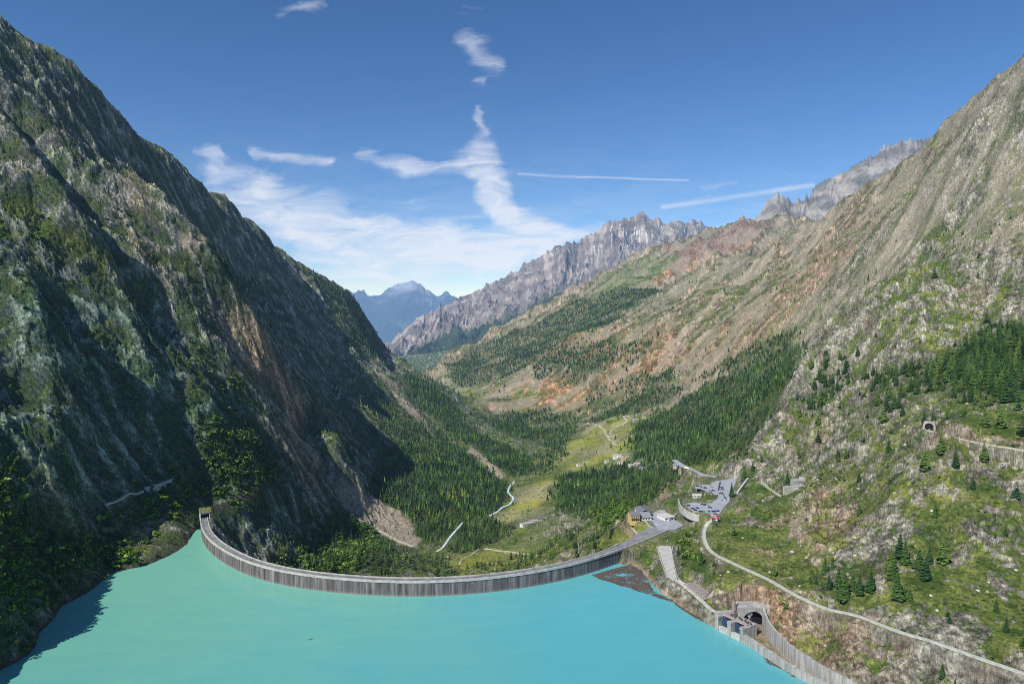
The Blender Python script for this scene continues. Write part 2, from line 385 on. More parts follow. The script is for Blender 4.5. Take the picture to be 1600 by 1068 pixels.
# ------------------------------------------------------------------ materials
def new_mat(name):
    m = bpy.data.materials.new(name); m.use_nodes = True
    nt = m.node_tree; nt.nodes.clear(); return m, nt
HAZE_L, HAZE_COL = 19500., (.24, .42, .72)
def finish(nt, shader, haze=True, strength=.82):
    """aerial perspective: blue glow mixed into the surface, growing with distance from the origin"""
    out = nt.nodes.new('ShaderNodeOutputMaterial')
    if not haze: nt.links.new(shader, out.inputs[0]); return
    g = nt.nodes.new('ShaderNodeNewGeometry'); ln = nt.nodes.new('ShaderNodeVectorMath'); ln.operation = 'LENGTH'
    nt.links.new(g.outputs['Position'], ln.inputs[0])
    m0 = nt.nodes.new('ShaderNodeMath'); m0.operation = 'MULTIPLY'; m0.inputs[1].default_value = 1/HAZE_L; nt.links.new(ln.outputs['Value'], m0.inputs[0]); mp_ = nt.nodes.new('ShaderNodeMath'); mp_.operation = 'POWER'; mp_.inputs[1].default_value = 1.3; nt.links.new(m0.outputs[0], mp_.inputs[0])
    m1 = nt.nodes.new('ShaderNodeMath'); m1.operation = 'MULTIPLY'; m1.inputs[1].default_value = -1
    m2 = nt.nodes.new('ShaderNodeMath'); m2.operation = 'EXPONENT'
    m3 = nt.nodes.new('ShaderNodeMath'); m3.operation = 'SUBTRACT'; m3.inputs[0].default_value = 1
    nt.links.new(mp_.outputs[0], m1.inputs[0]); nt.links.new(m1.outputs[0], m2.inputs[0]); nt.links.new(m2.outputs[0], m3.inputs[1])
    e = nt.nodes.new('ShaderNodeEmission'); e.inputs[0].default_value = (*HAZE_COL, 1); e.inputs[1].default_value = strength  # air haze painted as blue emission over the surface colour
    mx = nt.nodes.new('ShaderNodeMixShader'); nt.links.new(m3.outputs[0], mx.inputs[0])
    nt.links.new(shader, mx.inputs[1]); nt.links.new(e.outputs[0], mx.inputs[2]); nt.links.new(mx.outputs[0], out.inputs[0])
def noise_node(nt, scale, detail=6, rough=.6, vec=None, stretch=None):
    n_ = nt.nodes.new('ShaderNodeTexNoise'); n_.inputs['Scale'].default_value = scale; n_.inputs['Detail'].default_value = detail; n_.inputs['Roughness'].default_value = rough
    if vec is None:
        g = nt.nodes.new('ShaderNodeNewGeometry'); vec = g.outputs['Position']
    if stretch:
        mp = nt.nodes.new('ShaderNodeMapping'); mp.inputs['Scale'].default_value = stretch; nt.links.new(vec, mp.inputs[0]); vec = mp.outputs[0]
    nt.links.new(vec, n_.inputs['Vector']); return n_
def attr_mat(name, attr='Col', var=.35, nscale=.15, bump=1.0, bscale=.3, rough=.95, spec=.15, haze=True, trans=0):
    m, nt = new_mat(name)
    b = nt.nodes.new('ShaderNodeBsdfPrincipled'); b.inputs['Roughness'].default_value = rough; b.inputs['Specular IOR Level'].default_value = spec
    a = nt.nodes.new('ShaderNodeAttribute'); a.attribute_name = attr
    n_ = noise_node(nt, nscale, 8, .7)
    mr = nt.nodes.new('ShaderNodeMapRange'); mr.inputs['From Min'].default_value = .3; mr.inputs['From Max'].default_value = .7
    mr.inputs['To Min'].default_value = 1-var; mr.inputs['To Max'].default_value = 1+var
    nt.links.new(n_.outputs['Fac'], mr.inputs['Value'])
    mu = nt.nodes.new('ShaderNodeVectorMath'); mu.operation = 'SCALE'; nt.links.new(a.outputs['Color'], mu.inputs[0]); nt.links.new(mr.outputs[0], mu.inputs['Scale'])
    nt.links.new(mu.outputs[0], b.inputs['Base Color'])
    if bump:
        n2 = noise_node(nt, bscale, 10, .72); bp = nt.nodes.new('ShaderNodeBump'); bp.inputs['Distance'].default_value = bump; bp.inputs['Strength'].default_value = 1
        nt.links.new(n2.outputs['Fac'], bp.inputs['Height']); nt.links.new(bp.outputs[0], b.inputs['Normal'])
    sh_ = b.outputs[0]
    if trans:
        t = nt.nodes.new('ShaderNodeBsdfTranslucent'); nt.links.new(mu.outputs[0], t.inputs[0])
        mx = nt.nodes.new('ShaderNodeMixShader'); mx.inputs[0].default_value = trans; nt.links.new(sh_, mx.inputs[1]); nt.links.new(t.outputs[0], mx.inputs[2]); sh_ = mx.outputs[0]
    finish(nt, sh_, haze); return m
def flat_mat(name, col, var=.15, nscale=.5, rough=.8, spec=.3, stretch=None, bump=0, metallic=0, col2=None, haze=True):
    m, nt = new_mat(name)
    b = nt.nodes.new('ShaderNodeBsdfPrincipled'); b.inputs['Roughness'].default_value = rough; b.inputs['Specular IOR Level'].default_value = spec; b.inputs['Metallic'].default_value = metallic
    n_ = noise_node(nt, nscale, 6, .65, stretch=stretch)
    cr = nt.nodes.new('ShaderNodeValToRGB'); cr.color_ramp.elements[0].position = .3; cr.color_ramp.elements[1].position = .7
    c1 = [c*(1-var) for c in col]; c2 = [min(1, c*(1+var)) for c in (col2 or col)]
    cr.color_ramp.elements[0].color = (*c1, 1); cr.color_ramp.elements[1].color = (*c2, 1)
    nt.links.new(n_.outputs['Fac'], cr.inputs[0]); nt.links.new(cr.outputs[0], b.inputs['Base Color'])
    if bump:
        bp = nt.nodes.new('ShaderNodeBump'); bp.inputs['Distance'].default_value = bump; nt.links.new(n_.outputs['Fac'], bp.inputs['Height']); nt.links.new(bp.outputs[0], b.inputs['Normal'])
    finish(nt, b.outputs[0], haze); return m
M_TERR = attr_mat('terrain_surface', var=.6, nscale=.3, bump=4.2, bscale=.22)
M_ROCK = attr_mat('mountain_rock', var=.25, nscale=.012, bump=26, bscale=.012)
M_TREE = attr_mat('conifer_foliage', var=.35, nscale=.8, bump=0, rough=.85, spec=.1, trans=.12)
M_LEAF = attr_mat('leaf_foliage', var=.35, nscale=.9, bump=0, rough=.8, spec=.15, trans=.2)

# ------------------------------------------------------------------ cover masks (plan rasters, 8 m)
MS = 8.
mx_ = np.arange(GX0, GX1, MS); my_ = np.arange(GY0, GY1, MS); MXX, MYY = np.meshgrid(mx_, my_)
Hbase = lambda x, y: bil(BG, x, y)
def plan_mask(polys, bl=1):
    g = np.zeros(MXX.shape)
    for it in polys:
        pts, val = it if isinstance(it, tuple) and isinstance(it[1], (int, float)) else (it, 1.)
        pl = unproj(pts, Hbase, 16, True)
        g = np.maximum(g, np.where(inpoly(MXX, MYY, pl), val, 0))
    return blur(g, bl)
mk = lambda G, x, y: bil(G, x, y, GX0, GY0, MS)
FOREST = plan_mask([
 ([(598,705),(640,680),(690,700),(740,712),(800,765),(775,800),(722,825),(680,850),(645,848),(605,810),(575,760)], 1.),
 ([(640,580),(700,622),(760,685),(826,707),(835,735),(800,750),(740,705),(680,655),(625,610)], .9),
 ([(575,590),(620,600),(680,660),(735,715),(700,700),(640,680),(600,690),(570,640)], .45),
 ([(520,560),(575,575),(600,700),(560,720),(530,640)], .22),
 ([(430,872),(500,838),(540,805),(585,828),(600,845),(650,868),(690,868),(710,899),(640,899),(560,897),(470,890)], .62),
 ([(700,862),(720,822),(792,815),(800,835),(740,862)], .9),
 ([(862,760),(890,735),(930,738),(975,722),(1000,722),(1062,735),(1062,752),(1000,790),(930,808),(880,798)], .95),
 ([(985,690),(1000,655),(1060,622),(1130,580),(1200,546),(1258,528),(1230,598),(1198,656),(1150,718),(1070,728),(1000,716)], 1.),
 ([(900,655),(960,638),(1050,602),(1110,570),(1200,520),(1245,498),(1252,520),(1130,572),(1000,645),(940,655)], .8),
 ([(745,640),(800,636),(905,652),(900,690),(850,700),(830,692),(780,672),(750,655)], .62),
 ([(700,560),(760,532),(830,508),(900,474),(1000,442),(1040,450),(960,500),(880,540),(800,580),(730,600),(700,585)], .6),
 ([(820,560),(900,532),(960,518),(1040,520),(1010,548),(980,570),(900,590),(840,590)], .6),
 ([(905,600),(960,590),(1040,570),(1060,590),(990,630),(930,640)], .45),
 ([(1480,560),(1530,515),(1640,480),(1640,620),(1540,625),(1480,600)], .9),
 ([(1340,600),(1400,560),(1470,560),(1480,615),(1420,630),(1360,640)], .6),
 ([(1250,600),(1300,560),(1330,580),(1280,640),(1240,650)], .5),
 ([(1080,640),(1130,600),(1230,540),(1230,600),(1195,660),(1150,715)], 1.),
 ([(905,815),(960,810),(985,818),(950,850),(900,880),(850,895),(760,895),(720,893),(800,868),(850,860)], .28),
 ([(830,745),(860,735),(890,700),(870,690),(830,720)], .5),
 ([(290,360),(340,400),(400,440),(440,460),(400,470),(330,440),(270,400)], .5),
 ([(330,660),(400,650),(460,720),(440,770),(380,780),(330,760),(290,760),(290,690)], .6),
 ([(490,430),(550,460),(580,510),(600,550),(560,560),(520,500)], .6),
])
BROAD = plan_mask([
 ([(-60,1100),(0,1042),(60,985),(110,940),(150,850),(90,790),(40,770),(0,740),(-100,720)], .95),
 ([(150,900),(205,885),(200,790),(120,800),(110,850)], .75),
 ([(430,560),(500,600),(560,640),(600,700),(560,700),(500,650),(440,600)], .3),([(300,520),(360,560),(400,640),(340,640),(290,580)], .3),([(200,780),(300,700),(330,660),(400,660),(440,740),(400,780),(330,790),(300,780),(230,820),(200,870)], .6),
 ([(420,870),(470,850),(520,800),(560,800),(600,850),(560,895),(470,890)], .8),
 ([(0,300),(60,320),(220,420),(180,400),(60,380),(0,370)], .25),
 ([(520,740),(560,760),(620,830),(600,850),(560,800)], .3),
 ([(1060,830),(1090,830),(1110,900),(1070,900)], .4),
 ([(920,790),(985,780),(985,800),(930,830)], .6),
])
GRASS = plan_mask([
 ([(0,285),(60,315),(215,420),(260,470),(200,420),(80,350),(0,320)], .9),
 ([(150,375),(230,430),(270,470),(190,420)], 1.),
 ([(520,735),(600,800),(560,800),(530,760)], .8), ([(700,700),(800,760),(790,775),(690,715)], .8),
 ([(780,800),(800,770),(850,740),(900,690),(950,655),(1000,650),(1000,690),(960,720),(860,760),(870,800),(780,820)], 1.),
 ([(700,850),(820,820),(900,840),(880,870),(800,868),(700,885)], .8),
 ([(940,830),(1000,810),(1040,845),(960,870),(900,880)], .8),
 ([(1400,620),(1600,560),(1620,850),(1500,900),(1380,860),(1300,740)], .14),
 ([(1300,540),(1400,440),(1600,370),(1600,480),(1500,500),(1350,580)], .3),
 
 ([(1350,200),(1500,170),(1600,200),(1600,340),(1500,400),(1380,330)], .35),
 ([(940,430),(1000,400),(1080,400),(1000,440),(930,460)], .8),
 ([(690,560),(720,580),(760,610),(740,650),(700,600)], .5),
 ([(1450,830),(1600,780),(1620,900),(1500,930)], .35),
])
MEAD = plan_mask([([(700,880),(720,866),(800,858),(880,850),(890,862),(800,885),(720,890)], .6),([(905,690),(930,672),(980,655),(1000,665),(985,700),(940,712)], .55),([(955,845),(1005,815),(1030,830),(985,858)], .6),([(770,815),(800,790),(850,745),(868,750),(850,790),(800,812)], 1.), ([(830,720),(900,690),(925,680),(890,720),(850,740)], .7), ([(880,720),(960,705),(950,715),(885,735)], .7)])
PINK = plan_mask([
 ([(742,640),(760,605),(800,590),(880,580),(925,600),(920,635),(860,640),(800,635)], 1.),
 ([(820,570),(880,535),(960,500),(1000,520),(900,560)], .7),
 ([(940,545),(1010,500),(1060,510),(1060,560),(1000,600),(930,620)], .6),
 ([(1000,440),(1040,410),(1080,390),(1150,340),(1190,335),(1180,380),(1100,410),(1050,440)], .9),
 ([(1050,560),(1150,480),(1300,380),(1350,380),(1250,480),(1120,570)], .5),
 ([(1180,980),(1150,930),(1130,910),(1200,910),(1300,960),(1350,985),(1330,1040),(1250,1000)], 1.),
 ([(1100,850),(1200,820),(1300,750),(1350,800),(1240,900),(1150,880)], .55),
 ([(340,470),(400,490),(450,580),(500,640),(470,660),(400,590),(350,520)], 1.),([(420,640),(470,650),(520,740),(500,780),(450,720)], .6),([(200,230),(245,300),(240,400),(300,450),(260,440),(215,380),(190,300)], .35),
 ([(20,790),(100,760),(130,800),(60,830)], .8), ([(195,800),(225,830),(210,870),(190,850)], .9), ([(100,850),(140,870),(130,940),(110,930)], .8),
 ([(1060,920),(1130,960),(1120,975),(1060,945)], .9), ([(1490,660),(1600,650),(1600,690),(1500,680)], .7),
 ([(515,845),(560,825),(570,845),(530,858)], 1.), ([(1060,590),(1250,480),(1240,500),(1080,600)], .5),
], 1)
CLIFF_SHADE = plan_mask([([(-150,330),(0,330),(100,420),(210,450),(300,540),(400,650),(470,760),(480,860),(400,860),(320,780),(200,780),(100,760),(-150,740)], 1.)], 4)
REDR = plan_mask([([(1035,388),(1085,373),(1112,354),(1150,346),(1190,336),(1215,345),(1180,368),(1130,392),(1080,410),(1050,425)], 1.)])
SCREE = plan_mask([
 ([(518,733),(545,742),(600,778),(640,812),(662,858),(612,846),(565,812),(530,770)], 1.),
 ([(270,360),(290,358),(335,385),(300,380)], 1.), ([(450,412),(480,425),(478,438),(460,430)], 1.),
 ([(580,568),(620,600),(660,650),(690,690),(655,660),(600,600)], .7), ([(730,690),(790,740),(785,752),(735,708)], .8),
 ([(1540,365),(1600,330),(1600,352),(1560,380)], .9), ([(1060,600),(1130,570),(1120,585),(1070,610)], .8), ([(950,545),(1060,505),(1040,520),(960,560)], .3),
 ([(830,600),(720,640),(735,630),(820,590)], .4), ([(1240,810),(1280,790),(1260,820),(1220,850)], .8),
 ([(840,600),(900,560),(890,570),(830,610)], .4),
], 0)
STREAK = []
for pts in [[(1500,215),(1440,285),(1424,330),(1400,370),(1340,430)], [(1545,215),(1510,290),(1440,350),(1380,420),(1330,470)], [(1570,200),(1555,300),(1500,370)],
   [(1330,290),(1270,380),(1190,480),(1130,540)], [(1420,400),(1330,460),(1260,520)], [(1200,400),(1120,470),(1040,540)], [(1280,330),(1230,400),(1170,460),(1090,530)]]:
    STREAK.append(unproj(pts, Hbase, 12))
# ------------------------------------------------------------------ ground colour
def lerp(a, b, t): return a+(b-a)*t[..., None]
def ground_colour(x, y, z, N):
    sl = 1-N[..., 2]; sd = side(x, y); L = np.clip(-sd, 0, 1); R = np.clip(sd, 0, 1); far = sstep(1300, 2600, y)
    hx = x+18*fbm(x, y, 90, 3, s=40); hy = y+18*fbm(x, y, 90, 3, s=44)
    crest = ridged(hx, hy, 46, 5, .55, 9); gul = ridged(hy-.45*hx, hx*.5+hy*.25, 175, 6, .56, 23)
    wx = x+14*fbm(x, y, 40, 3, s=101); wy = y+14*fbm(x, y, 40, 3, s=105)
    n1 = fbm(x, y, 130, 5, .6, s=111); n2 = fbm(x, y, 24, 6, .7, s=121)
    n3 = fbm(x, y+z*1.3, 6, 4, .75, s=131)*(1-far)+far*fbm(x, y+z, 26, 5, .75, s=135); sx_ = (wx*.62+wy*.78)*.45; sy_ = wx*.78-wy*.62; n5 = fbm(sx_, sy_, 11, 5, .72, s=139)*(1-far)
    n4 = fbm(x+z, y, 2.6, 3, .7, s=137)*(1-far)+far*n3
    c = lambda *v: np.array(v, np.float32)
    f_ = lambda *v: np.broadcast_to(c(*v), x.shape+(3,))
    det = sstep(-.45, .45, n3*.7+n4*.6)
    rock = lerp(f_(.21, .195, .155), c(.68, .64, .52), sstep(-.5, .6, n2+n3*.9))
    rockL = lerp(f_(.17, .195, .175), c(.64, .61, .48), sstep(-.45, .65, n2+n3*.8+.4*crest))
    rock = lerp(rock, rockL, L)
    ora = sstep(.02, .4, fbm(x, y, 60, 5, .65, s=141)+.3*n3)
    rock = lerp(rock, c(.40, .23, .12), ora*(.28*R+.12*L))
    pk = np.clip(mk(PINK, wx, wy), 0, 1)*sstep(-.55, .05, n2+.25+.2*crest)
    rock = lerp(rock, lerp(f_(.46, .25, .13), c(.72, .50, .34), sstep(-.4, .4, n3+n2*.5)), pk*(.9-.45*L))
    rock = lerp(rock, rock*c(1.15, 1.02, .98), pk*L)
    rock = rock*(.42+.85*det)[..., None]*(.85+.25*crest)[..., None]  # cavity shade put into the rock colour: hollows darker, crests paler
    # brownish far slopes
    rock = lerp(rock, rock*c(.98, .80, .64), far*R*.9)
    cliff_shade = np.clip(mk(CLIFF_SHADE, wx, wy), 0, 1); rock = lerp(rock, rock*c(.66, .84, .84), cliff_shade)  # shade of the lower left cliffs painted into the rock as teal darkening
    rr_ = np.clip(mk(REDR, wx, wy), 0, 1); rock = lerp(rock, lerp(f_(.15, .085, .06), c(.30, .20, .15), det), rr_*.85)
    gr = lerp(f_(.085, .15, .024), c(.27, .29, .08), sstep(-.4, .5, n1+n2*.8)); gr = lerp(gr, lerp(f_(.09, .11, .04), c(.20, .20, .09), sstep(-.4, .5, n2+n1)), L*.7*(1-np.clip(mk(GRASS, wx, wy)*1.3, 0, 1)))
    gr = gr*(.6+.65*det)[..., None]
    gr = gr*(1-.35*far*R*(1-np.clip(mk(GRASS, wx, wy), 0, 1)))[..., None]
    mdw = np.clip(mk(MEAD, wx, wy), 0, 1); gr = lerp(gr, c(.42, .41, .08), mdw*.8)
    gm = np.clip(mk(GRASS, wx, wy), 0, 1)
    hi = sstep(330, 600, z)*.18
    g = sstep(-.07, .09, n2*(1.15-.45*R)+n5*.9*R+n3*.45+n1*.35+gm*.62-.30*crest*R-.25*crest*L-(sl-.2)*(1.25-.35*L)-.10-.0*far*R-hi*.6-.05*L+gm*.45*L-.25*rr_-.14*cliff_shade)
    g = np.where(mdw > .3, 1, g)
    col = lerp(rock, gr, g)
    # dark low scrub, densest in hollows where it also paints cavity shade
    sc1 = sstep(.05, .20, fbm(x, y, 17-6*0, 6, .75, s=151)+.35*n5*R+.25*n1-.22*crest-.06*R+.05*L-.25*pk)*np.clip(1-sl*.5, 0, 1)*(1-mdw)
    col = lerp(col, lerp(f_(.026, .055, .016), c(.075, .13, .025), det), sc1*(.72+.15*L+.1*far*R)*(1-hi*.6))
    # mossy green on the shaded cliffs
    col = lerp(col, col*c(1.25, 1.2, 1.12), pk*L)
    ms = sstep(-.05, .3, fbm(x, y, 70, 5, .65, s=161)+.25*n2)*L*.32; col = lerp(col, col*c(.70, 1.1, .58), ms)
    f = np.clip(mk(FOREST, wx, wy), 0, 1); bd = np.clip(mk(BROAD, wx, wy), 0, 1)
    col = lerp(col, c(.05, .075, .02), np.clip(f*1.1, 0, 1)*.75)
    col = lerp(col, c(.04, .075, .015), np.clip(bd*1.1, 0, 1)*.8)
    s_ = np.clip(mk(SCREE, wx, wy), 0, 1)
    col = lerp(col, lerp(f_(.34, .27, .19), c(.50, .43, .34), sstep(-.3, .3, n3)), s_*.9)
    for pl in STREAK:
        m = (x > pl[:, 0].min()-80) & (x < pl[:, 0].max()+80) & (y > pl[:, 1].min()-80) & (y < pl[:, 1].max()+80)
        d, _ = seg_dist(wx[m], wy[m], pl)
        t = np.exp(-(d/(6+.003*y[m]))**2)*.7*sstep(-.4, .25, n2[m]+.2)
        cm = col[m]; col[m] = lerp(cm, c(.42, .37, .28), t)
    # natural pale gullies down the big right slope
    st_ = fbm(hy-.45*hx, (hx*.4+hy*.2)*.22, 60, 5, .65, s=171)
    gl = np.maximum(sstep(.18, .5, -gul+.25*n2), sstep(.12, .4, st_))*R*sstep(900, 1500, y)*(1-f); col = lerp(col, c(.38, .33, .25)*1., gl*.5)
    gd = sstep(.05, .35, -st_)*R*sstep(900, 1500, y)*(1-f)*(1-pk*.6); col = lerp(col, lerp(f_(.05, .075, .03), c(.10, .12, .045), det), gd*.55)
    rim = sstep(5, 1.0, z)*sstep(-30, -1, z)*(y < 980)*(z > -3)
    col = lerp(col, c(.36, .27, .19), np.clip(rim, 0, 1)*.8*sstep(-.4, .2, n3+.2)*R)
    col = lerp(col, c(.08, .065, .05), np.clip(rim, 0, 1)*.8*L)
    return col.astype(np.float32)
N = normals(TX, TY, TZ)
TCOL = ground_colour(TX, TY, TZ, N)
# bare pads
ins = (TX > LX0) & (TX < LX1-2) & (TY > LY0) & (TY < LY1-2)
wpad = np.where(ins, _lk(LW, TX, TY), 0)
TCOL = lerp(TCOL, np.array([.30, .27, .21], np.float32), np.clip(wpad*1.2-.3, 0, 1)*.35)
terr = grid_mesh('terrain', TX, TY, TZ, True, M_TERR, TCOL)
terr['kind'] = 'structure'

# ------------------------------------------------------------------ far mountains
def ridge_sheet(name, crest, foot, back, amp, scales, colf, nu=900, nv=420, spike=0, seed=0, k=1.25, spikes=()):
    cr = catmull([P(a, b, Y) for a, b, Y in crest], 12)
    ft = catmull([P(a, b, Y) for a, b, Y in foot], 12)
    def rs(p, n_):
        d = np.concatenate([[0], np.cumsum(np.linalg.norm(np.diff(p, axis=0), axis=1))])/1.
        qq = np.linspace(0, d[-1], n_); return np.stack([np.interp(qq, d, p[:, j]) for j in range(3)], 1)
    cr = rs(cr, nu); ft = rs(ft, nu)
    Lc = np.linalg.norm(cr[-1, :2]-cr[0, :2])
    t = np.linspace(-.25, 1, nv)
    T = np.broadcast_to(t, (nu, nv)); Tp = np.clip(T, 0, 1)
    X = cr[:, None, 0]+(ft-cr)[:, None, 0]*T; Y = cr[:, None, 1]+(ft-cr)[:, None, 1]*T
    zc = cr[:, None, 2]; zf = ft[:, None, 2]
    Z = zc+(zf-zc)*Tp**(1/k)
    Z = np.where(T < 0, zc+T*(zc-zf)*back, Z)
    al = np.linspace(0, Lc, nu)[:, None]; dn = T*np.linalg.norm((ft-cr)[:, :2], axis=1)[:, None]
    s0 = scales[0]
    wob = .35*s0*fbm(al+0*dn, dn, s0*1.5, 3, s=seed+7)
    g = ridged(al+wob, dn*.28, s0, 7, .55, seed+1); g2 = ridged(al+wob+dn*.2, dn*.6, scales[1], 6, .6, seed+2)
    env = .35+.65*sstep(0, .15, Tp)
    Z = Z+amp*env*(g*.7+g2*.35+.3)*(1-.6*sstep(.75, 1, Tp))
    if spike:
        sp = ridged(al+0*dn, al*0+3.3, spike[0], 4, .6, seed+5)
        Z = Z+spike[1]*sp*np.exp(-np.abs(T)/.05)
    Nn = normals(X, Y, Z)
    col = colf(X, Y, Z, Tp, Nn, al+wob, dn)
    o = grid_mesh(name, X, Y, Z, True, M_ROCK, col); o['kind'] = 'structure'
    return o
c_ = lambda *v: np.array(v, np.float32)
def full(x, col): return np.broadcast_to(c_(*col), x.shape+(3,))
def col_jag(X, Y, Z, T, Nn, al, dn):
    n1 = fbm(X, Y+Z, 300, 5, .6, s=201); n2 = ridged(al, dn*.15, 110, 5, .6, 203)
    c = lerp(full(X, (.20, .17, .155)), c_(.50, .42, .36), sstep(-.3, .3, n1)); c = lerp(c, c_(.15, .13, .135), sstep(.1, .5, -n2)*.6)
    snow = sstep(.22, .42, ridged(al, dn*.25, 120, 5, .6, 205)+.25*n1)*sstep(.45, .05, T)*sstep(CZ+430, CZ+900, Z)*sstep(.0, .02, T)
    c = lerp(c, c_(.85, .87, .9), snow*.9)
    gr = sstep(.30, .55, T+.15*n1); c = lerp(c, c_(.12, .15, .075), gr*.85)
    fo = sstep(.40, .52, T+.14*fbm(X, Y, 500, 5, .6, s=207)); c = lerp(c, c_(.03, .055, .03), fo*.9)
    return lerp(c, c_(.26, .22, .16), sstep(.25, .45, fbm(X, Y, 260, 5, .65, s=209))*gr*.6)
ridge_sheet('jagged_mountain',
 [(520,560,8600),(600,535,8600),(623,520,8600),(660,494,8600),(700,474,8700),(740,456,8800),(775,440,8900),(800,426,8950),(830,407,9000),(860,392,9000),(880,380,9000),(905,374,9050),(930,357,9100),(960,345,9100),(985,338,9150),(1010,334,9200),(1035,343,9200),(1055,348,9200),(1083,345,9300),(1110,356,9300),(1150,372,9400),(1240,385,9500)],
 [(520,600,6600),(590,590,6600),(620,588,6500),(645,590,6300),(675,592,6100),(705,590,6000),(740,585,5900),(780,575,5900),(820,565,6000),(860,550,6200),(900,535,6400),(950,520,6600),(1000,500,6800),(1060,480,7000),(1150,470,7200),(1240,460,7400)],
 .9, 150, (520, 210), col_jag, 1100, 520, (230, 40), 301, 1.35)
def col_far(X, Y, Z, T, Nn, al, dn):
    n1 = fbm(X, Y+Z, 1500, 6, .6, s=221)
    c = lerp(full(X, (.08, .08, .09)), c_(.46, .41, .38), sstep(-.25, .25, n1+(Z-1000)/2000))
    c = lerp(c, c_(.03, .05, .045), sstep(700, 100, Z+400*n1))
    c = lerp(c, c_(.16, .22, .10), sstep(.2, .32, fbm(X, Y, 900, 4, .6, s=223))*sstep(900, 300, Z)*.7)
    snow = sstep(.0, .2, fbm(al, dn, 900, 5, .6, s=225)+(Z-1020)/800)*sstep(850, 1150, Z); return lerp(c, c_(.9, .92, .95), snow)
ridge_sheet('distant_range',
 [(380,500,30000),(480,470,30000),(520,452,30000),(545,452,30000),(556,458,30000),(590,456,30000),(612,449,30000),(633,442,30000),(655,444,30000),(675,456,30000),(700,459,31000),(720,462,31000),(745,458,31000),(760,464,31000),(820,476,31000),(900,490,31000)],
 [(380,620,20000),(480,605,20000),(540,600,20000),(580,590,20000),(600,585,20000),(620,582,20000),(640,580,20000),(660,578,20000),(700,575,20000),(740,570,20000),(800,565,20000),(900,560,20000)],
 .6, 640, (2300, 900), col_far, 500, 300, (1300, 90), 401, 1.2)
def col_grey(X, Y, Z, T, Nn, al, dn):
    n1 = fbm(X, Y+Z, 220, 5, .6, s=231)
    c = lerp(full(X, (.17, .165, .15)), c_(.42, .38, .33), sstep(-.3, .3, n1))
    snow = sstep(.2, .42, fbm(al, dn*.5, 240, 5, .6, s=233)+(Z-1500)/2500)*sstep(.05, .2, T); return lerp(c, c_(.85, .87, .9), snow*.85)
ridge_sheet('grey_peak',
 [(1120,380,6300),(1165,352,6300),(1188,330,6300),(1200,310,6300),(1211,301,6300),(1228,306,6300),(1247,312,6300),(1262,306,6350),(1275,290,6400),(1300,275,6400),(1330,260,6400),(1352,247,6400),(1368,239,6400),(1380,229,6400),(1395,222,6400),(1412,217,6400),(1424,214,6400),(1450,216,6450),(1520,200,6500)],
 [(1120,460,5700),(1200,450,5600),(1300,430,5500),(1400,400,5400),(1520,380,5400)],
 .9, 70, (300, 130), col_grey, 600, 300, (90, 34), 501, 1.2)
# valley ground far beyond, down to the horizon
bm_ = raw_mesh('ground', np.array([(-90000, 5200, -760), (90000, 5200, -760), (90000, 150000, -1500), (-90000, 150000, -1500)]), np.array([[0, 1, 2, 3]]), M_ROCK, np.full((4, 3), .05))
bm_['kind'] = 'structure'
# ------------------------------------------------------------------ light
SUN = np.array([-.455, -.535, .71]); SUN /= np.linalg.norm(SUN)
sun_el = math.asin(SUN[2]); sun_az = math.atan2(SUN[0], SUN[1])     # azimuth clockwise from +Y
sd_ = bpy.data.lights.new('sun', 'SUN'); sd_.energy = 5.0; sd_.angle = radians(.5); sd_.color = (1, .95, .86)
so = bpy.data.objects.new('sun', sd_); COL.objects.link(so)
from mathutils import Vector
so.rotation_euler = Vector((-SUN[0], -SUN[1], -SUN[2])).to_track_quat('-Z', 'Y').to_euler()
w = bpy.data.worlds.new('World'); sc.world = w; w.use_nodes = True; nt = w.node_tree; nt.nodes.clear()
sky = nt.nodes.new('ShaderNodeTexSky'); sky.sky_type = 'NISHITA'; sky.sun_disc = False; sky.sun_elevation = sun_el; sky.sun_rotation = sun_az
sky.altitude = 2000; sky.air_density = 1.0; sky.dust_density = .15; sky.ozone_density = 4.0
def mth(op, a=None, b=None, c=None, clamp=False):
    n_ = nt.nodes.new('ShaderNodeMath'); n_.operation = op; n_.use_clamp = clamp
    for i, q_ in enumerate((a, b, c)):
        if q_ is None: continue
        if isinstance(q_, (int, float)): n_.inputs[i].default_value = q_
        else: nt.links.new(q_, n_.inputs[i])
    return n_.outputs[0]
tc = nt.nodes.new('ShaderNodeTexCoord'); sp = nt.nodes.new('ShaderNodeSeparateXYZ'); nt.links.new(tc.outputs['Generated'], sp.inputs[0])
ysafe = mth('MAXIMUM', sp.outputs[1], .02)
A_ = mth('DIVIDE', sp.outputs[0], ysafe); B_ = mth('DIVIDE', sp.outputs[2], ysafe)
cb = nt.nodes.new('ShaderNodeCombineXYZ'); nt.links.new(A_, cb.inputs[0]); nt.links.new(B_, cb.inputs[1])
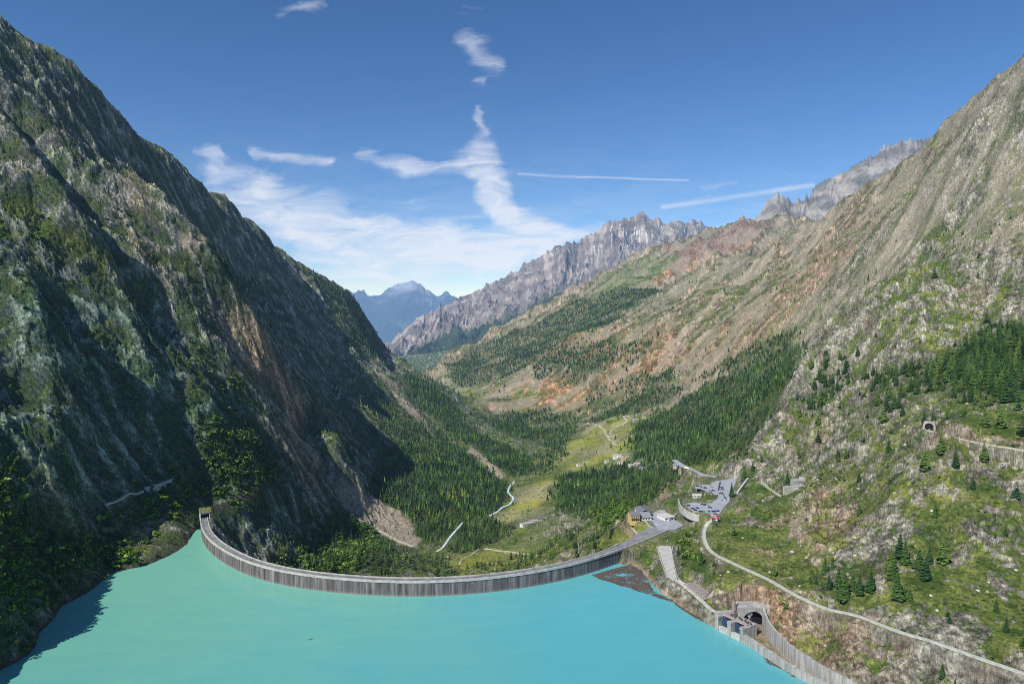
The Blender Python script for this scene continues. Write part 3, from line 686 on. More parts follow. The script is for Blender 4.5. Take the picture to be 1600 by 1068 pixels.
# warp
nz = nt.nodes.new('ShaderNodeTexNoise'); nz.inputs['Scale'].default_value = 7; nz.inputs['Detail'].default_value = 6; nz.inputs['Roughness'].default_value = .6
mp = nt.nodes.new('ShaderNodeMapping'); mp.inputs['Scale'].default_value = (1, 1.8, 1); nt.links.new(cb.outputs[0], mp.inputs[0]); nt.links.new(mp.outputs[0], nz.inputs['Vector'])
sb = nt.nodes.new('ShaderNodeVectorMath'); sb.operation = 'SUBTRACT'; sb.inputs[1].default_value = (.5, .5, .5); nt.links.new(nz.outputs['Color'], sb.inputs[0])
ws = nt.nodes.new('ShaderNodeVectorMath'); ws.operation = 'MULTIPLY'; ws.inputs[1].default_value = (.10, .05, 0); nt.links.new(sb.outputs[0], ws.inputs[0])
wa = nt.nodes.new('ShaderNodeVectorMath'); wa.operation = 'ADD'; nt.links.new(cb.outputs[0], wa.inputs[0]); nt.links.new(ws.outputs[0], wa.inputs[1])
ws2 = nt.nodes.new('ShaderNodeVectorMath'); ws2.operation = 'MULTIPLY'; ws2.inputs[1].default_value = (.012, .006, 0); nt.links.new(sb.outputs[0], ws2.inputs[0])
wa2 = nt.nodes.new('ShaderNodeVectorMath'); wa2.operation = 'ADD'; nt.links.new(cb.outputs[0], wa2.inputs[0]); nt.links.new(ws2.outputs[0], wa2.inputs[1])
def stroke(x0, y0, x1, y1, w0, inten, crisp=False):
    a0, b0 = ray(x0, y0); a1, b1 = ray(x1, y1); src = wa2 if crisp else wa
    ba = (a1-a0, b1-b0, 0); L2 = ba[0]**2+ba[1]**2
    pa = nt.nodes.new('ShaderNodeVectorMath'); pa.operation = 'SUBTRACT'; pa.inputs[1].default_value = (a0, b0, 0); nt.links.new(src.outputs[0], pa.inputs[0])
    dt = nt.nodes.new('ShaderNodeVectorMath'); dt.operation = 'DOT_PRODUCT'; dt.inputs[1].default_value = (ba[0]/L2, ba[1]/L2, 0); nt.links.new(pa.outputs[0], dt.inputs[0])
    t = mth('MAXIMUM', mth('MINIMUM', dt.outputs['Value'], 1.), 0.)
    sc2 = nt.nodes.new('ShaderNodeVectorMath'); sc2.operation = 'SCALE'; sc2.inputs[0].default_value = ba; nt.links.new(t, sc2.inputs['Scale'])
    df = nt.nodes.new('ShaderNodeVectorMath'); df.operation = 'DISTANCE'; nt.links.new(pa.outputs[0], df.inputs[0]); nt.links.new(sc2.outputs[0], df.inputs[1])
    q_ = mth('DIVIDE', df.outputs['Value'], w0/F); q2 = mth('MULTIPLY', q_, q_)
    return mth('MULTIPLY', mth('EXPONENT', mth('MULTIPLY', q2, -1.)), inten)
soft = [(460,395,900,382,26,.45),(360,330,480,372,20,.4),(440,440,560,446,10,.35),(330,262,420,275,20,.55),(420,300,520,340,34,.62),(520,345,680,380,26,.75),(680,375,860,390,26,.8),(860,370,930,352,12,.7),(340,300,520,370,30,.45),
 (570,236,650,258,14,.7),(650,255,730,262,16,.8),(745,225,770,290,26,.85),(750,290,790,330,20,.8),(790,330,860,365,20,.75),(730,60,765,105,24,.62),(755,170,750,195,9,.5),(745,128,752,130,5,.4),
 (400,238,510,248,10,.75),(430,25,500,5,10,.45),(300,240,345,240,7,.5),(560,410,800,410,30,.35),(520,440,780,430,22,.35),(1180,330,1260,300,22,.25),(1230,270,1290,268,10,.25),(1090,292,1150,284,5,.35),(620,300,700,350,14,.25),(720,15,750,10,6,.25)]
crisp = [(810,272,900,276,2.4,.5),(900,276,1075,281,1.7,.7),(1035,323,1270,290,4.2,.7),(1060,318,1110,305,2.5,.3),(1095,292,1150,285,3,.3),(660,345,780,335,5,.45),(520,420,545,415,4,.5)]
tot = None
for s_ in soft:
    v_ = stroke(*s_); tot = v_ if tot is None else mth('ADD', tot, v_)
tc2 = None
for s_ in crisp:
    v_ = stroke(*s_, crisp=True); tc2 = v_ if tc2 is None else mth('MAXIMUM', tc2, v_)
# fibrous structure
mp2 = nt.nodes.new('ShaderNodeMapping'); mp2.inputs['Scale'].default_value = (10, 44, 1); mp2.inputs['Rotation'].default_value = (0, 0, .22); nt.links.new(wa.outputs[0], mp2.inputs[0])
fz = nt.nodes.new('ShaderNodeTexNoise'); fz.inputs['Scale'].default_value = 1; fz.inputs['Detail'].default_value = 9; fz.inputs['Roughness'].default_value = .62; fz.inputs['Distortion'].default_value = .6; nt.links.new(mp2.outputs[0], fz.inputs['Vector'])
fib = mth('MULTIPLY_ADD', fz.outputs['Fac'], 3.4, -.78)
dens_ = mth('MAXIMUM', mth('MULTIPLY_ADD', fz.outputs['Fac'], 1.7, mth('MULTIPLY_ADD', mth('MINIMUM', tot, .95), 1.0, -1.08)), 0.)
dens_ = mth('MULTIPLY', dens_, mth('MINIMUM', mth('MULTIPLY', tot, 2.2), 1.))
band_ = mth('MULTIPLY', mth('MULTIPLY', mth('EXPONENT', mth('MULTIPLY', mth('ABSOLUTE', mth('SUBTRACT', B_, .07)), -14.)), .5), mth('MAXIMUM', mth('MULTIPLY_ADD', fz.outputs['Fac'], 3., -.95), 0.))
dens_ = mth('ADD', dens_, mth('MAXIMUM', band_, 0.))
dens_ = mth('MAXIMUM', dens_, mth('MULTIPLY', tc2, mth('MULTIPLY_ADD', fz.outputs['Fac'], 1.2, .2)))
dens_ = mth('MULTIPLY', mth('POWER', mth('MINIMUM', dens_, 1.), 1.15), .80)
front = mth('GREATER_THAN', sp.outputs[1], .03); dens_ = mth('MULTIPLY', dens_, front)
# sky tint
hs = nt.nodes.new('ShaderNodeHueSaturation'); hs.inputs['Saturation'].default_value = 1.16; hs.inputs['Value'].default_value = .97; tn_ = nt.nodes.new('ShaderNodeMix'); tn_.data_type = 'RGBA'; tn_.blend_type = 'MULTIPLY'; tn_.inputs[0].default_value = 1; tn_.inputs[7].default_value = (1.0, .98, 1.0, 1); nt.links.new(sky.outputs[0], tn_.inputs[6]); nt.links.new(tn_.outputs[2], hs.inputs['Color'])
mixc = nt.nodes.new('ShaderNodeMix'); mixc.data_type = 'RGBA'; nt.links.new(dens_, mixc.inputs[0]); nt.links.new(hs.outputs[0], mixc.inputs[6]); mixc.inputs[7].default_value = (6.6, 6.9, 7.6, 1)
bg = nt.nodes.new('ShaderNodeBackground'); bg.inputs[1].default_value = .125; nt.links.new(mixc.outputs[2], bg.inputs[0])
wo = nt.nodes.new('ShaderNodeOutputWorld'); nt.links.new(bg.outputs[0], wo.inputs[0])
sc.view_settings.view_transform = 'Standard'; sc.view_settings.look = 'None'; sc.view_settings.exposure = 0; sc.view_settings.gamma = 1
sc.cycles.max_bounces = 4; sc.cycles.diffuse_bounces = 2; sc.cycles.use_denoising = False; sc.cycles.filter_width = 1.0; sc.cycles.sample_clamp_indirect = 3
# ------------------------------------------------------------------ lake
mw, nt2 = new_mat('glacial_water')
_nt = nt2
b = nt2.nodes.new('ShaderNodeBsdfPrincipled'); b.inputs['Roughness'].default_value = .22; b.inputs['Specular IOR Level'].default_value = .35
n1 = noise_node(nt2, .006, 4, .55); cr = nt2.nodes.new('ShaderNodeValToRGB'); cr.color_ramp.elements[0].position = .35; cr.color_ramp.elements[1].position = .65
cr.color_ramp.elements[0].color = (.17, .45, .345, 1); cr.color_ramp.elements[1].color = (.11, .42, .455, 1)
_q = None
_g = nt2.nodes.new('ShaderNodeNewGeometry'); _s = nt2.nodes.new('ShaderNodeSeparateXYZ'); nt2.links.new(_g.outputs['Position'], _s.inputs[0])
_x = nt2.nodes.new('ShaderNodeMapRange'); _x.inputs['From Min'].default_value = -320; _x.inputs['From Max'].default_value = 160; _x.inputs['To Min'].default_value = -.1; _x.inputs['To Max'].default_value = .5; nt2.links.new(_s.outputs[0], _x.inputs['Value']); _y = nt2.nodes.new('ShaderNodeMath'); _y.operation = 'MULTIPLY_ADD'; _y.inputs[1].default_value = .6; nt2.links.new(n1.outputs['Fac'], _y.inputs[0]); nt2.links.new(_x.outputs[0], _y.inputs[2]); nt2.links.new(_y.outputs[0], cr.inputs[0])
_r = nt2.nodes.new('ShaderNodeMapRange'); _r.inputs['From Min'].default_value = 380; _r.inputs['From Max'].default_value = 640; _r.inputs['To Min'].default_value = .45; _r.inputs['To Max'].default_value = 0; nt2.links.new(_s.outputs[1], _r.inputs['Value'])
_w = noise_node(nt2, .05, 6, .6, stretch=(.5, 1.6, 1)); _a = nt2.nodes.new('ShaderNodeMath'); _a.operation = 'MULTIPLY_ADD'; _a.inputs[1].default_value = .5; nt2.links.new(_w.outputs['Fac'], _a.inputs[0]); _b = nt2.nodes.new('ShaderNodeMath'); _b.operation = 'ADD'; _b.inputs[1].default_value = -.25; nt2.links.new(_r.outputs[0], _b.inputs[0]); nt2.links.new(_b.outputs[0], _a.inputs[2]); _a.use_clamp = True
_m = nt2.nodes.new('ShaderNodeMix'); _m.data_type = 'RGBA'; nt2.links.new(_a.outputs[0], _m.inputs[0]); nt2.links.new(cr.outputs[0], _m.inputs[6]); _m.inputs[7].default_value = (.065, .30, .33, 1); nt2.links.new(_m.outputs[2], b.inputs['Base Color'])
n2 = noise_node(nt2, .35, 8, .7, stretch=(1, .6, 1)); bp = nt2.nodes.new('ShaderNodeBump'); bp.inputs['Distance'].default_value = .1; nt2.links.new(n2.outputs['Fac'], bp.inputs['Height']); nt2.links.new(bp.outputs[0], b.inputs['Normal'])
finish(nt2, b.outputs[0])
# dam crest line read from the photo (upstream edge of the crown, z = 14)
DZ = 14.
dam_px = [(313,812),(314,825),(320,838),(332,850),(350,862),(375,875),(400,884.5),(450,896),(500,902.5),(560,908),(620,910.5),(680,910.5),(740,907),(800,900.5),(860,891),(920,877),(970,860),(1010,845),(1040,832),(1062,822)]
dp = np.array([P(a, b_-3.2, z=DZ)[:2] for a, b_ in dam_px])
# smooth: fit circle-ish by repeated averaging of a resampled line
dam = catmull(np.c_[dp, np.zeros(len(dp))], 6)[:, :2]
def resample(p, step):
    d = np.concatenate([[0], np.cumsum(np.linalg.norm(np.diff(p, axis=0), axis=1))]); q_ = np.linspace(0, d[-1], int(d[-1]/step)+1)
    return np.stack([np.interp(q_, d, p[:, j]) for j in range(p.shape[1])], 1), q_
dam, ds = resample(dam, 4.)
for _ in range(60): dam[1:-1] = dam[1:-1]*.5+(dam[:-2]+dam[2:])*.25
print('dam length', ds[-1], dam[0], dam[len(dam)//2], dam[-1])
# lake polygon: upstream of the dam line
pool = [(-1500, -1500), (-1500, dam[0][1]-2)]+[tuple(p) for p in (dam+np.array([0, 3]))]+[(dam[-1][0]+10, 700), (400, 500), (1500, 300), (1500, -1500)]
import bmesh
bmw = bmesh.new(); vs = [bmw.verts.new((x, y, 0)) for x, y in pool]; fce = bmw.faces.new(vs); bmesh.ops.triangulate(bmw, faces=[fce])
me = bpy.data.meshes.new('water'); bmw.to_mesh(me); me.materials.append(mw); wat = bpy.data.objects.new('water', me); COL.objects.link(wat); wat['kind'] = 'structure'
for p_ in me.polygons:
    pass
# ------------------------------------------------------------------ object helpers
class MB:
    def __init__(s): s.v = []; s.f = []
    def add(s, vs, fs):
        o = len(s.v); s.v += [tuple(map(float, v_)) for v_ in vs]; s.f += [tuple(o+i for i in f_) for f_ in fs]; return s
    def box(s, x0, x1, y0, y1, z0, z1, M=None):
        vs = [(x, y, z) for z in (z0, z1) for x, y in ((x0, y0), (x1, y0), (x1, y1), (x0, y1))]
        if M: vs = [M(*v_) for v_ in vs]
        return s.add(vs, [(3, 2, 1, 0), (4, 5, 6, 7), (0, 1, 5, 4), (1, 2, 6, 5), (2, 3, 7, 6), (3, 0, 4, 7)])
    def prism(s, poly, z0, z1, M=None):
        n_ = len(poly); a_ = sum(poly[i][0]*poly[(i+1) % n_][1]-poly[(i+1) % n_][0]*poly[i][1] for i in range(n_))
        if a_ < 0: poly = poly[::-1]
        vs = [(p[0], p[1], z0) for p in poly]+[(p[0], p[1], z1) for p in poly]
        if M: vs = [M(*v_) for v_ in vs]
        return s.add(vs, [tuple(range(n_))[::-1], tuple(range(n_, 2*n_))]+[(i, (i+1) % n_, n_+(i+1) % n_, n_+i) for i in range(n_)])
    def bar(s, a, b, r, n_=6, r2=None):
        a = np.array(a, float); b = np.array(b, float); d = b-a; d /= np.linalg.norm(d)+1e-9
        u = np.cross(d, (0, 0, 1) if abs(d[2]) < .9 else (1, 0, 0)); u /= np.linalg.norm(u); w_ = np.cross(d, u); r2 = r if r2 is None else r2
        vs = [a+(u*cos(t)+w_*sin(t))*r for t in np.arange(n_)*2*pi/n_]+[b+(u*cos(t)+w_*sin(t))*r2 for t in np.arange(n_)*2*pi/n_]
        return s.add(vs, [tuple(range(n_))[::-1], tuple(range(n_, 2*n_))]+[(i, (i+1) % n_, n_+(i+1) % n_, n_+i) for i in range(n_)])
    def sweep(s, line, prof, closed=True):
        """line: list of (x,y,z), prof: list of (offset to the left-hand normal, dz)"""
        L_ = np.array(line, float); t = np.gradient(L_[:, :2], axis=0); t /= np.linalg.norm(t, axis=1, keepdims=True)+1e-9
        nn = np.stack([-t[:, 1], t[:, 0]], 1); k = len(prof); vs = []
        for i in range(len(L_)):
            for o, dz in prof: vs.append((L_[i, 0]+nn[i, 0]*o, L_[i, 1]+nn[i, 1]*o, L_[i, 2]+dz))
        fs = []; kk = k if closed else k-1
        for i in range(len(L_)-1):
            for j in range(kk): fs.append((i*k+j, (i+1)*k+j, (i+1)*k+(j+1) % k, i*k+(j+1) % k))
        if closed: fs += [tuple(range(k)), tuple(range((len(L_)-1)*k, len(L_)*k))[::-1]]
        return s.add(vs, fs)
    def build(s, name, mat, parent=None, smooth=False, fix=True):
        me = bpy.data.meshes.new(name); me.from_pydata(s.v, [], s.f)
        if fix:
            b_ = bmesh.new(); b_.from_mesh(me); bmesh.ops.recalc_face_normals(b_, faces=b_.faces); b_.to_mesh(me); b_.free()
        if smooth: me.polygons.foreach_set('use_smooth', [True]*len(me.polygons))
        me.materials.append(mat); o = bpy.data.objects.new(name, me); COL.objects.link(o)
        if parent is not None: o.parent = parent
        return o
def thing(name, label, cat, loc=(0, 0, 0), rz=0, group=None):
    o = bpy.data.objects.new(name, None); COL.objects.link(o); o.location = loc; o.rotation_euler = (0, 0, rz); o.empty_display_size = 1
    return tag(o, label, cat, group)
def tag(o, label=None, cat=None, group=None, kind=None):
    for k, v_ in (('label', label), ('category', cat), ('group', group), ('kind', kind)):
        if v_: o[k] = v_
    return o
def dup(root, loc, rz=0, sc_=None, label=None, mats=None):
    r = root.copy(); COL.objects.link(r); r.location = loc; r.rotation_euler = (0, 0, rz)
    if sc_: r.scale = sc_
    if label: r['label'] = label
    for ch in root.children:
        c = ch.copy(); COL.objects.link(c); c.parent = r
        if mats and ch.name.split('.')[0] in mats:
            c.material_slots[0].link = 'OBJECT'; c.material_slots[0].material = mats[ch.name.split('.')[0]]
    return r
# ------------------------------------------------------------------ plain materials
M_CONC = flat_mat('pale_concrete', (.42, .41, .37), .22, .25, col2=(.50, .49, .45), bump=.1)
M_CONC2 = flat_mat('weathered_concrete', (.26, .255, .235), .25, .2, col2=(.40, .39, .36), bump=.15)
M_CONC3 = flat_mat('streaked_concrete', (.24, .235, .215), .2, .5, col2=(.42, .41, .38), stretch=(1, 1, .08), bump=.1)
M_ASPH = flat_mat('asphalt', (.17, .17, .175), .2, .12, col2=(.27, .27, .27))
M_LOT = flat_mat('pale_asphalt', (.30, .32, .35), .15, .1, col2=(.38, .40, .43))
M_PATH = flat_mat('gravel_path', (.38, .35, .27), .2, .2, col2=(.50, .47, .38))
M_ROADG = flat_mat('pale_road', (.42, .45, .36), .12, .15, col2=(.50, .52, .43))
M_DARK = flat_mat('opening_shade', (.012, .012, .014), .1, .3)
M_STEEL = flat_mat('grey_steel', (.13, .14, .15), .2, 1., rough=.5, metallic=.3)
M_RUST = flat_mat('rusty_steel', (.16, .075, .05), .3, 1.5, rough=.7)
M_PINKB = flat_mat('pinkish_painted_steel', (.38, .30, .28), .15, .6)
M_BLUEP = flat_mat('dark_blue_steel', (.03, .055, .10), .3, .6, rough=.5)
M_YELL = flat_mat('yellow_render', (.66, .48, .16), .1, .4)
M_YELL_SHADE = flat_mat('orange_render_shade', (.34, .19, .07), .1, .4)  # darker copy of the yellow render, shade put into its colour
M_WHITE = flat_mat('white_render', (.74, .73, .70), .08, .4)
M_SLATE = flat_mat('slate_roof', (.17, .18, .20), .18, .8)
M_SLATE2 = flat_mat('pale_slate_roof', (.26, .27, .29), .12, .8)
M_GLASS = flat_mat('window_glass', (.03, .04, .06), .1, .5, rough=.15, spec=.6)
M_STONE = flat_mat('rubble_stone', (.33, .29, .25), .3, .8, col2=(.46, .42, .37), bump=.2)
M_WOOD = flat_mat('grey_driftwood', (.045, .032, .028), .4, .7, col2=(.14, .105, .085))
M_TIMB = flat_mat('stacked_timber', (.36, .32, .29), .2, 1.)
M_TURF = flat_mat('turf', (.14, .17, .04), .3, .5, bump=.4, col2=(.24, .22, .08))
M_FOAM = flat_mat('river_foam', (.28, .44, .46), .25, .35, col2=(.75, .8, .8), rough=.4)
M_BARK = flat_mat('bark', (.10, .07, .05), .2, 2.)
M_TYRE = flat_mat('rubber', (.02, .02, .02), .1, 2.)
M_EARTH = flat_mat('bare_earth', (.40, .33, .24), .2, .3)
# ------------------------------------------------------------------ dam
def dam_mat():
    m, nt = new_mat('dam_face_concrete')
    b = nt.nodes.new('ShaderNodeBsdfPrincipled'); b.inputs['Roughness'].default_value = .9; b.inputs['Specular IOR Level'].default_value = .2
    uv = nt.nodes.new('ShaderNodeUVMap'); uv.uv_map = 'UVMap'
    def nz(s1, s2, det=5):
        mp = nt.nodes.new('ShaderNodeMapping'); mp.inputs['Scale'].default_value = (s1, s2, 1); nt.links.new(uv.outputs[0], mp.inputs[0])
        n_ = nt.nodes.new('ShaderNodeTexNoise'); n_.inputs['Scale'].default_value = 1; n_.inputs['Detail'].default_value = det; n_.inputs['Roughness'].default_value = .65; nt.links.new(mp.outputs[0], n_.inputs['Vector']); return n_
    st = nz(.30, .022, 9); sp_ = nz(.05, .05); big = nz(.11, .004, 3)
    cr = nt.nodes.new('ShaderNodeValToRGB'); e = cr.color_ramp.elements; e[0].position = .34; e[0].color = (.06, .053, .055, 1); e[1].position = .68; e[1].color = (.30, .28, .27, 1)
    e2 = cr.color_ramp.elements.new(.5); e2.color = (.145, .128, .128, 1)
    ad = nt.nodes.new('ShaderNodeMath'); ad.operation = 'MULTIPLY_ADD'; ad.inputs[1].default_value = .45; nt.links.new(big.outputs['Fac'], ad.inputs[0]); 
    ad2 = nt.nodes.new('ShaderNodeMath'); ad2.operation = 'ADD'; ad2.inputs[1].default_value = -.225; nt.links.new(st.outputs['Fac'], ad2.inputs[0]); nt.links.new(ad2.outputs[0], ad.inputs[2])
    nt.links.new(ad.outputs[0], cr.inputs[0])
    # vertical block joints every 15 m
    sx = nt.nodes.new('ShaderNodeSeparateXYZ'); nt.links.new(uv.outputs[0], sx.inputs[0])
    md = nt.nodes.new('ShaderNodeMath'); md.operation = 'PINGPONG'; md.inputs[1].default_value = 7.5; nt.links.new(sx.outputs[0], md.inputs[0])
    lt = nt.nodes.new('ShaderNodeMath'); lt.operation = 'LESS_THAN'; lt.inputs[1].default_value = .22; nt.links.new(md.outputs[0], lt.inputs[0])
    lm = nt.nodes.new('ShaderNodeMath'); lm.operation = 'MULTIPLY'; lm.inputs[1].default_value = .55; nt.links.new(lt.outputs[0], lm.inputs[0])
    mx = nt.nodes.new('ShaderNodeMix'); mx.data_type = 'RGBA'; nt.links.new(lm.outputs[0], mx.inputs[0]); nt.links.new(cr.outputs[0], mx.inputs[6]); mx.inputs[7].default_value = (.04, .04, .04, 1)
    # pale mineral line just above the water
    zl = nt.nodes.new('ShaderNodeMapRange'); zl.inputs['From Min'].default_value = .1; zl.inputs['From Max'].default_value = 2.2; zl.inputs['To Min'].default_value = .55; zl.inputs['To Max'].default_value = 0; nt.links.new(sx.outputs[1], zl.inputs['Value'])
    mx2 = nt.nodes.new('ShaderNodeMix'); mx2.data_type = 'RGBA'; nt.links.new(zl.outputs[0], mx2.inputs[0]); nt.links.new(mx.outputs[2], mx2.inputs[6]); mx2.inputs[7].default_value = (.30, .31, .28, 1)
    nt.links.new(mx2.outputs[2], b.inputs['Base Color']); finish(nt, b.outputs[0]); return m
def sweep_uv(name, line, prof, mat, parent, dist, closed=True):
    mb = MB(); mb.sweep(line, prof, closed); o = mb.build(name, mat, parent, fix=True)
    me = o.data; uvl = me.uv_layers.new(name='UVMap'); k = len(prof); va = np.zeros(len(me.loops), np.int32); me.loops.foreach_get('vertex_index', va)
    co = np.zeros(len(me.vertices)*3); me.vertices.foreach_get('co', co); co = co.reshape(-1, 3)
    uvl.data.foreach_set('uv', np.stack([dist[np.minimum(va//k, len(dist)-1)], co[va, 2]], 1).ravel()); return o
dm = thing('arch_dam', 'long curved concrete arch dam with streaked grey face holding back the turquoise lake', 'dam', (0, 0, 0))
nD = len(dam); dd = np.concatenate([[0], np.cumsum(np.linalg.norm(np.diff(dam, axis=0), axis=1))])
wd = 7.4+13*sstep(dd[-1]*.80, dd[-1]*.96, dd)      # the crown widens at the right bank
tD = np.gradient(dam, axis=0); tD /= np.linalg.norm(tD, axis=1, keepdims=True); nL = np.stack([-tD[:, 1], tD[:, 0]], 1)
vs = []; fs = []
for i in range(nD):
    w_ = wd[i]
    for o, z_ in ((0, 13.2), (0, -75), (w_*1.8, -150), (w_*1.15, -60), (w_, 8), (w_, 13.2)):
        vs.append((*(dam[i]+nL[i]*o), z_))
for i in range(nD-1):
    for j in range(6): a_ = i*6; fs.append((a_+j, a_+6+j, a_+6+(j+1) % 6, a_+(j+1) % 6))
mb = MB(); mb.add(vs, fs); wall = mb.build('wall', dam_mat(), dm)
me = wall.data; uvl = me.uv_layers.new(name='UVMap'); va = np.zeros(len(me.loops), np.int32); me.loops.foreach_get('vertex_index', va)
zs = np.array([v_[2] for v_ in vs]); uvl.data.foreach_set('uv', np.stack([dd[va//6], zs[va]], 1).ravel())
L3 = np.c_[dam, np.full(nD, 13.2)]
# deck of varying width
vs = []; fs = []
for i in range(nD): vs += [(*(dam[i]+nL[i]*.5), 13.45), (*(dam[i]+nL[i]*(wd[i]-.5)), 13.45)]
for i in range(nD-1): fs.append((2*i, 2*i+2, 2*i+3, 2*i+1))
MB().add(vs, fs).build('roadway', M_ASPH, dm)
MB().sweep(L3, [(-.55, -1.1), (.45, -1.1), (.45, .95), (-.55, .95)]).build('parapet', M_CONC, dm)
Lb = np.c_[dam+nL*wd[:, None], np.full(nD, 13.2)]; kq = int(nD*.86)
MB().sweep(Lb[:kq], [(-.35, -.8), (.4, -.8), (.4, 1.05), (-.35, 1.05)]).build('parapet', M_CONC, dm)
r_ = MB()
for i in range(0, nD, 1):
    p_ = dam[i]+nL[i]*1.9; r_.bar((*p_, 13.45), (*p_, 14.5), .05, 4)
r_.sweep(np.c_[dam+nL*1.9, np.full(nD, 14.5)], [(-.05, -.05), (.05, -.05), (.05, .05), (-.05, .05)])
r_.build('railing', M_STEEL, dm)
for i in range(int(nD*.04), int(nD*.96), 12):
    p_ = dam[i]+nL[i]*(wd[i]-1.0)
    lp = thing('street_lamp', 'slim grey lamp post on the downstream edge of the dam road', 'street lamp', (*p_, 13.4), math.atan2(nL[i, 1], nL[i, 0]), 'lamp posts along the dam crest')
    MB().bar((0, 0, 0), (0, 0, 5), .11, 6, .07).build('post', M_STEEL, lp)
    MB().bar((0, 0, 5), (-1.3, 0, 5.3), .05).box(-1.9, -1.2, -.15, .15, 5.22, 5.38).build('lamp_head', M_CONC, lp)
# entrance building on the left end of the crown
i0 = 0; t0_ = tD[2]; ang = math.atan2(t0_[1], t0_[0])
def frame_at(o, a):
    ca, sa = cos(a), sin(a); return lambda x, y, z: (o[0]+x*ca-y*sa, o[1]+x*sa+y*ca, o[2]+z)
pg = thing('tunnel_portal', 'concrete road portal with turf on its roof at the left end of the dam', 'tunnel portal', (dam[0][0], dam[0][1], 13.2), ang)
MB().box(-16, 1, -.6, .3, -1.5, 7).box(-16, 1, 9.2, 10.1, -1.5, 7).box(-16, 1.4, .3, 9.2, 5.4, 7).build('frame', M_WHITE, pg)
MB().box(-15.5, -1.5, .3, 9.2, .3, 5.4).build('opening_shade', M_DARK, pg)  # solid near-black fill, the passage's darkness put into its colour
tf = MB()
for i in range(14):
    for j in range(9):
        x, y = -19+i*1.5, -1+j*1.4; h_ = .6+.8*random.random(); tf.add([(x, y, 7), (x+1.6, y, 7), (x+1.6, y+1.5, 7), (x, y+1.5, 7), (x+.8+random.random()*.5, y+.7, 7+h_)], [(0, 1, 4), (1, 2, 4), (2, 3, 4), (3, 0, 4)])
tf.build('turf_roof', M_TURF, pg)
# rock fill under the abutments so the crown joins the mountain
# ------------------------------------------------------------------ ribbons: roads, paths, river
def ribbon(name, line, w, mat, dz=.35, label=None, cat=None, th=.0, kind='structure'):
    L_ = np.array(line, float); t = np.gradient(L_[:, :2], axis=0); t /= np.linalg.norm(t, axis=1, keepdims=True)+1e-9; nn = np.stack([-t[:, 1], t[:, 0]], 1)
    w = np.broadcast_to(w, (len(L_),)); vs = []; fs = []
    for i in range(len(L_)):
        for o in (-.5, 0, .5):
            vs.append((L_[i, 0]+nn[i, 0]*o*w[i], L_[i, 1]+nn[i, 1]*o*w[i], L_[i, 2]+dz))
        for o in (-.5, .5): vs.append((L_[i, 0]+nn[i, 0]*o*(w[i]+1.5), L_[i, 1]+nn[i, 1]*o*(w[i]+1.5), L_[i, 2]+dz-2))
    for i in range(len(L_)-1):
        a_ = i*5; b2 = a_+5
        fs += [(a_, b2, b2+1, a_+1), (a_+1, b2+1, b2+2, a_+2), (a_+3, b2+3, b2, a_), (a_+2, b2+2, b2+4, a_+4)]
    o = MB().add(vs, [f_[::-1] for f_ in fs]).build(name, mat, fix=False)
    if kind: o['kind'] = kind
    if label: tag(o, label, cat)
    return o
for nm, obn, mat in (('lake_road', 'road', M_ROADG), ('intake_track', 'track', M_CONC), ('tunnel_road', 'road', M_PATH), ('village_road', 'road', M_LOT)):
    pl, w_ = ROADS[nm]; pl, _q = resample(pl, 3.); ribbon(obn, pl, w_, mat, .45)
_m = MB(); pl, w_ = ROADS['lake_road']; pl, _q = resample(pl, 3.)
gr_ = MB(); gr_.sweep(pl+np.array([0, 0, .4]), [(-w_/2-.35, -1), (-w_/2, -1), (-w_/2, .75), (-w_/2-.35, .75)]); tag(gr_.build('road_parapet', M_CONC), 'low pale parapet along the lake side of the winding hillside road', 'wall')
def drape(pxs, n_=5, step=4.):
    pts = [march(H, a, b) for a, b in pxs]; pts = [p for p in pts if p is not None]
    pl = catmull(pts, n_)[:, :2]; pl, _ = resample(pl, step)
    z = np.maximum(H(pl[:, 0], pl[:, 1]), .5*(H(pl[:, 0]-1.5, pl[:, 1])+H(pl[:, 0]+1.5, pl[:, 1])))
    k = np.ones(5)/5; zz = np.convolve(np.pad(z, 2, 'edge'), k, 'valid'); return np.c_[pl, np.maximum(zz, z-.3)]
for pxs, w_ in [([(918,660),(932,663),(937,665),(945,673),(949,681),(956,689),(963,697)], 5), ([(950,681),(960,680),(953,675),(963,667),(976,661),(979,656),(974,650),(984,649)], 4.5),
   ([(1002,653),(1010,656),(1022,659),(1036,661)], 4), ([(862,752),(855,757),(847,763),(838,771)], 3.5), ([(757,857),(772,859),(800,862),(822,865),(836,864)], 4), ([(548,803),(560,811),(575,819),(600,833),(620,844),(646,854)], 5.5),
   ([(163,792),(185,781),(205,772),(222,766)], 4), ([(1190,752),(1203,765),(1222,775)], 2.5), ([(718,882),(722,874),(735,868),(748,858)], 2.5), ([(1200,700),(1205,690),(1210,685)],3)]:
    try: ribbon('path', drape(pxs), w_*(.8+.15*np.sin(np.arange(len(drape(pxs)))*.9)), M_PATH, .7)
    except Exception as e_: print('path', e_)
for pxs, w_ in [([(803,752),(798,758),(794,766),(796,772),(802,778),(797,787),(786,792),(776,800),(764,806)], 4), ([(724,816),(718,822),(704,838),(697,848),(690,857),(682,862)], 4)]:
    ribbon('river', drape(pxs), w_, M_FOAM, .9)
gal = drape([(228,767),(240,761),(255,756),(270,750)]); gal = catmull([gal[0], gal[len(gal)//2]*.5+(gal[0]+gal[-1])*.25, gal[-1]], 8)
gw = MB(); gw.sweep(gal+np.array([0, 0, 1.]), [(-2.6, -16), (2.6, -16), (2.6, 1.2), (-2.6, 1.2)]); tag(gw.build('gallery_wall', M_CONC), 'pale concrete road gallery cut across the steep left mountainside', 'wall')
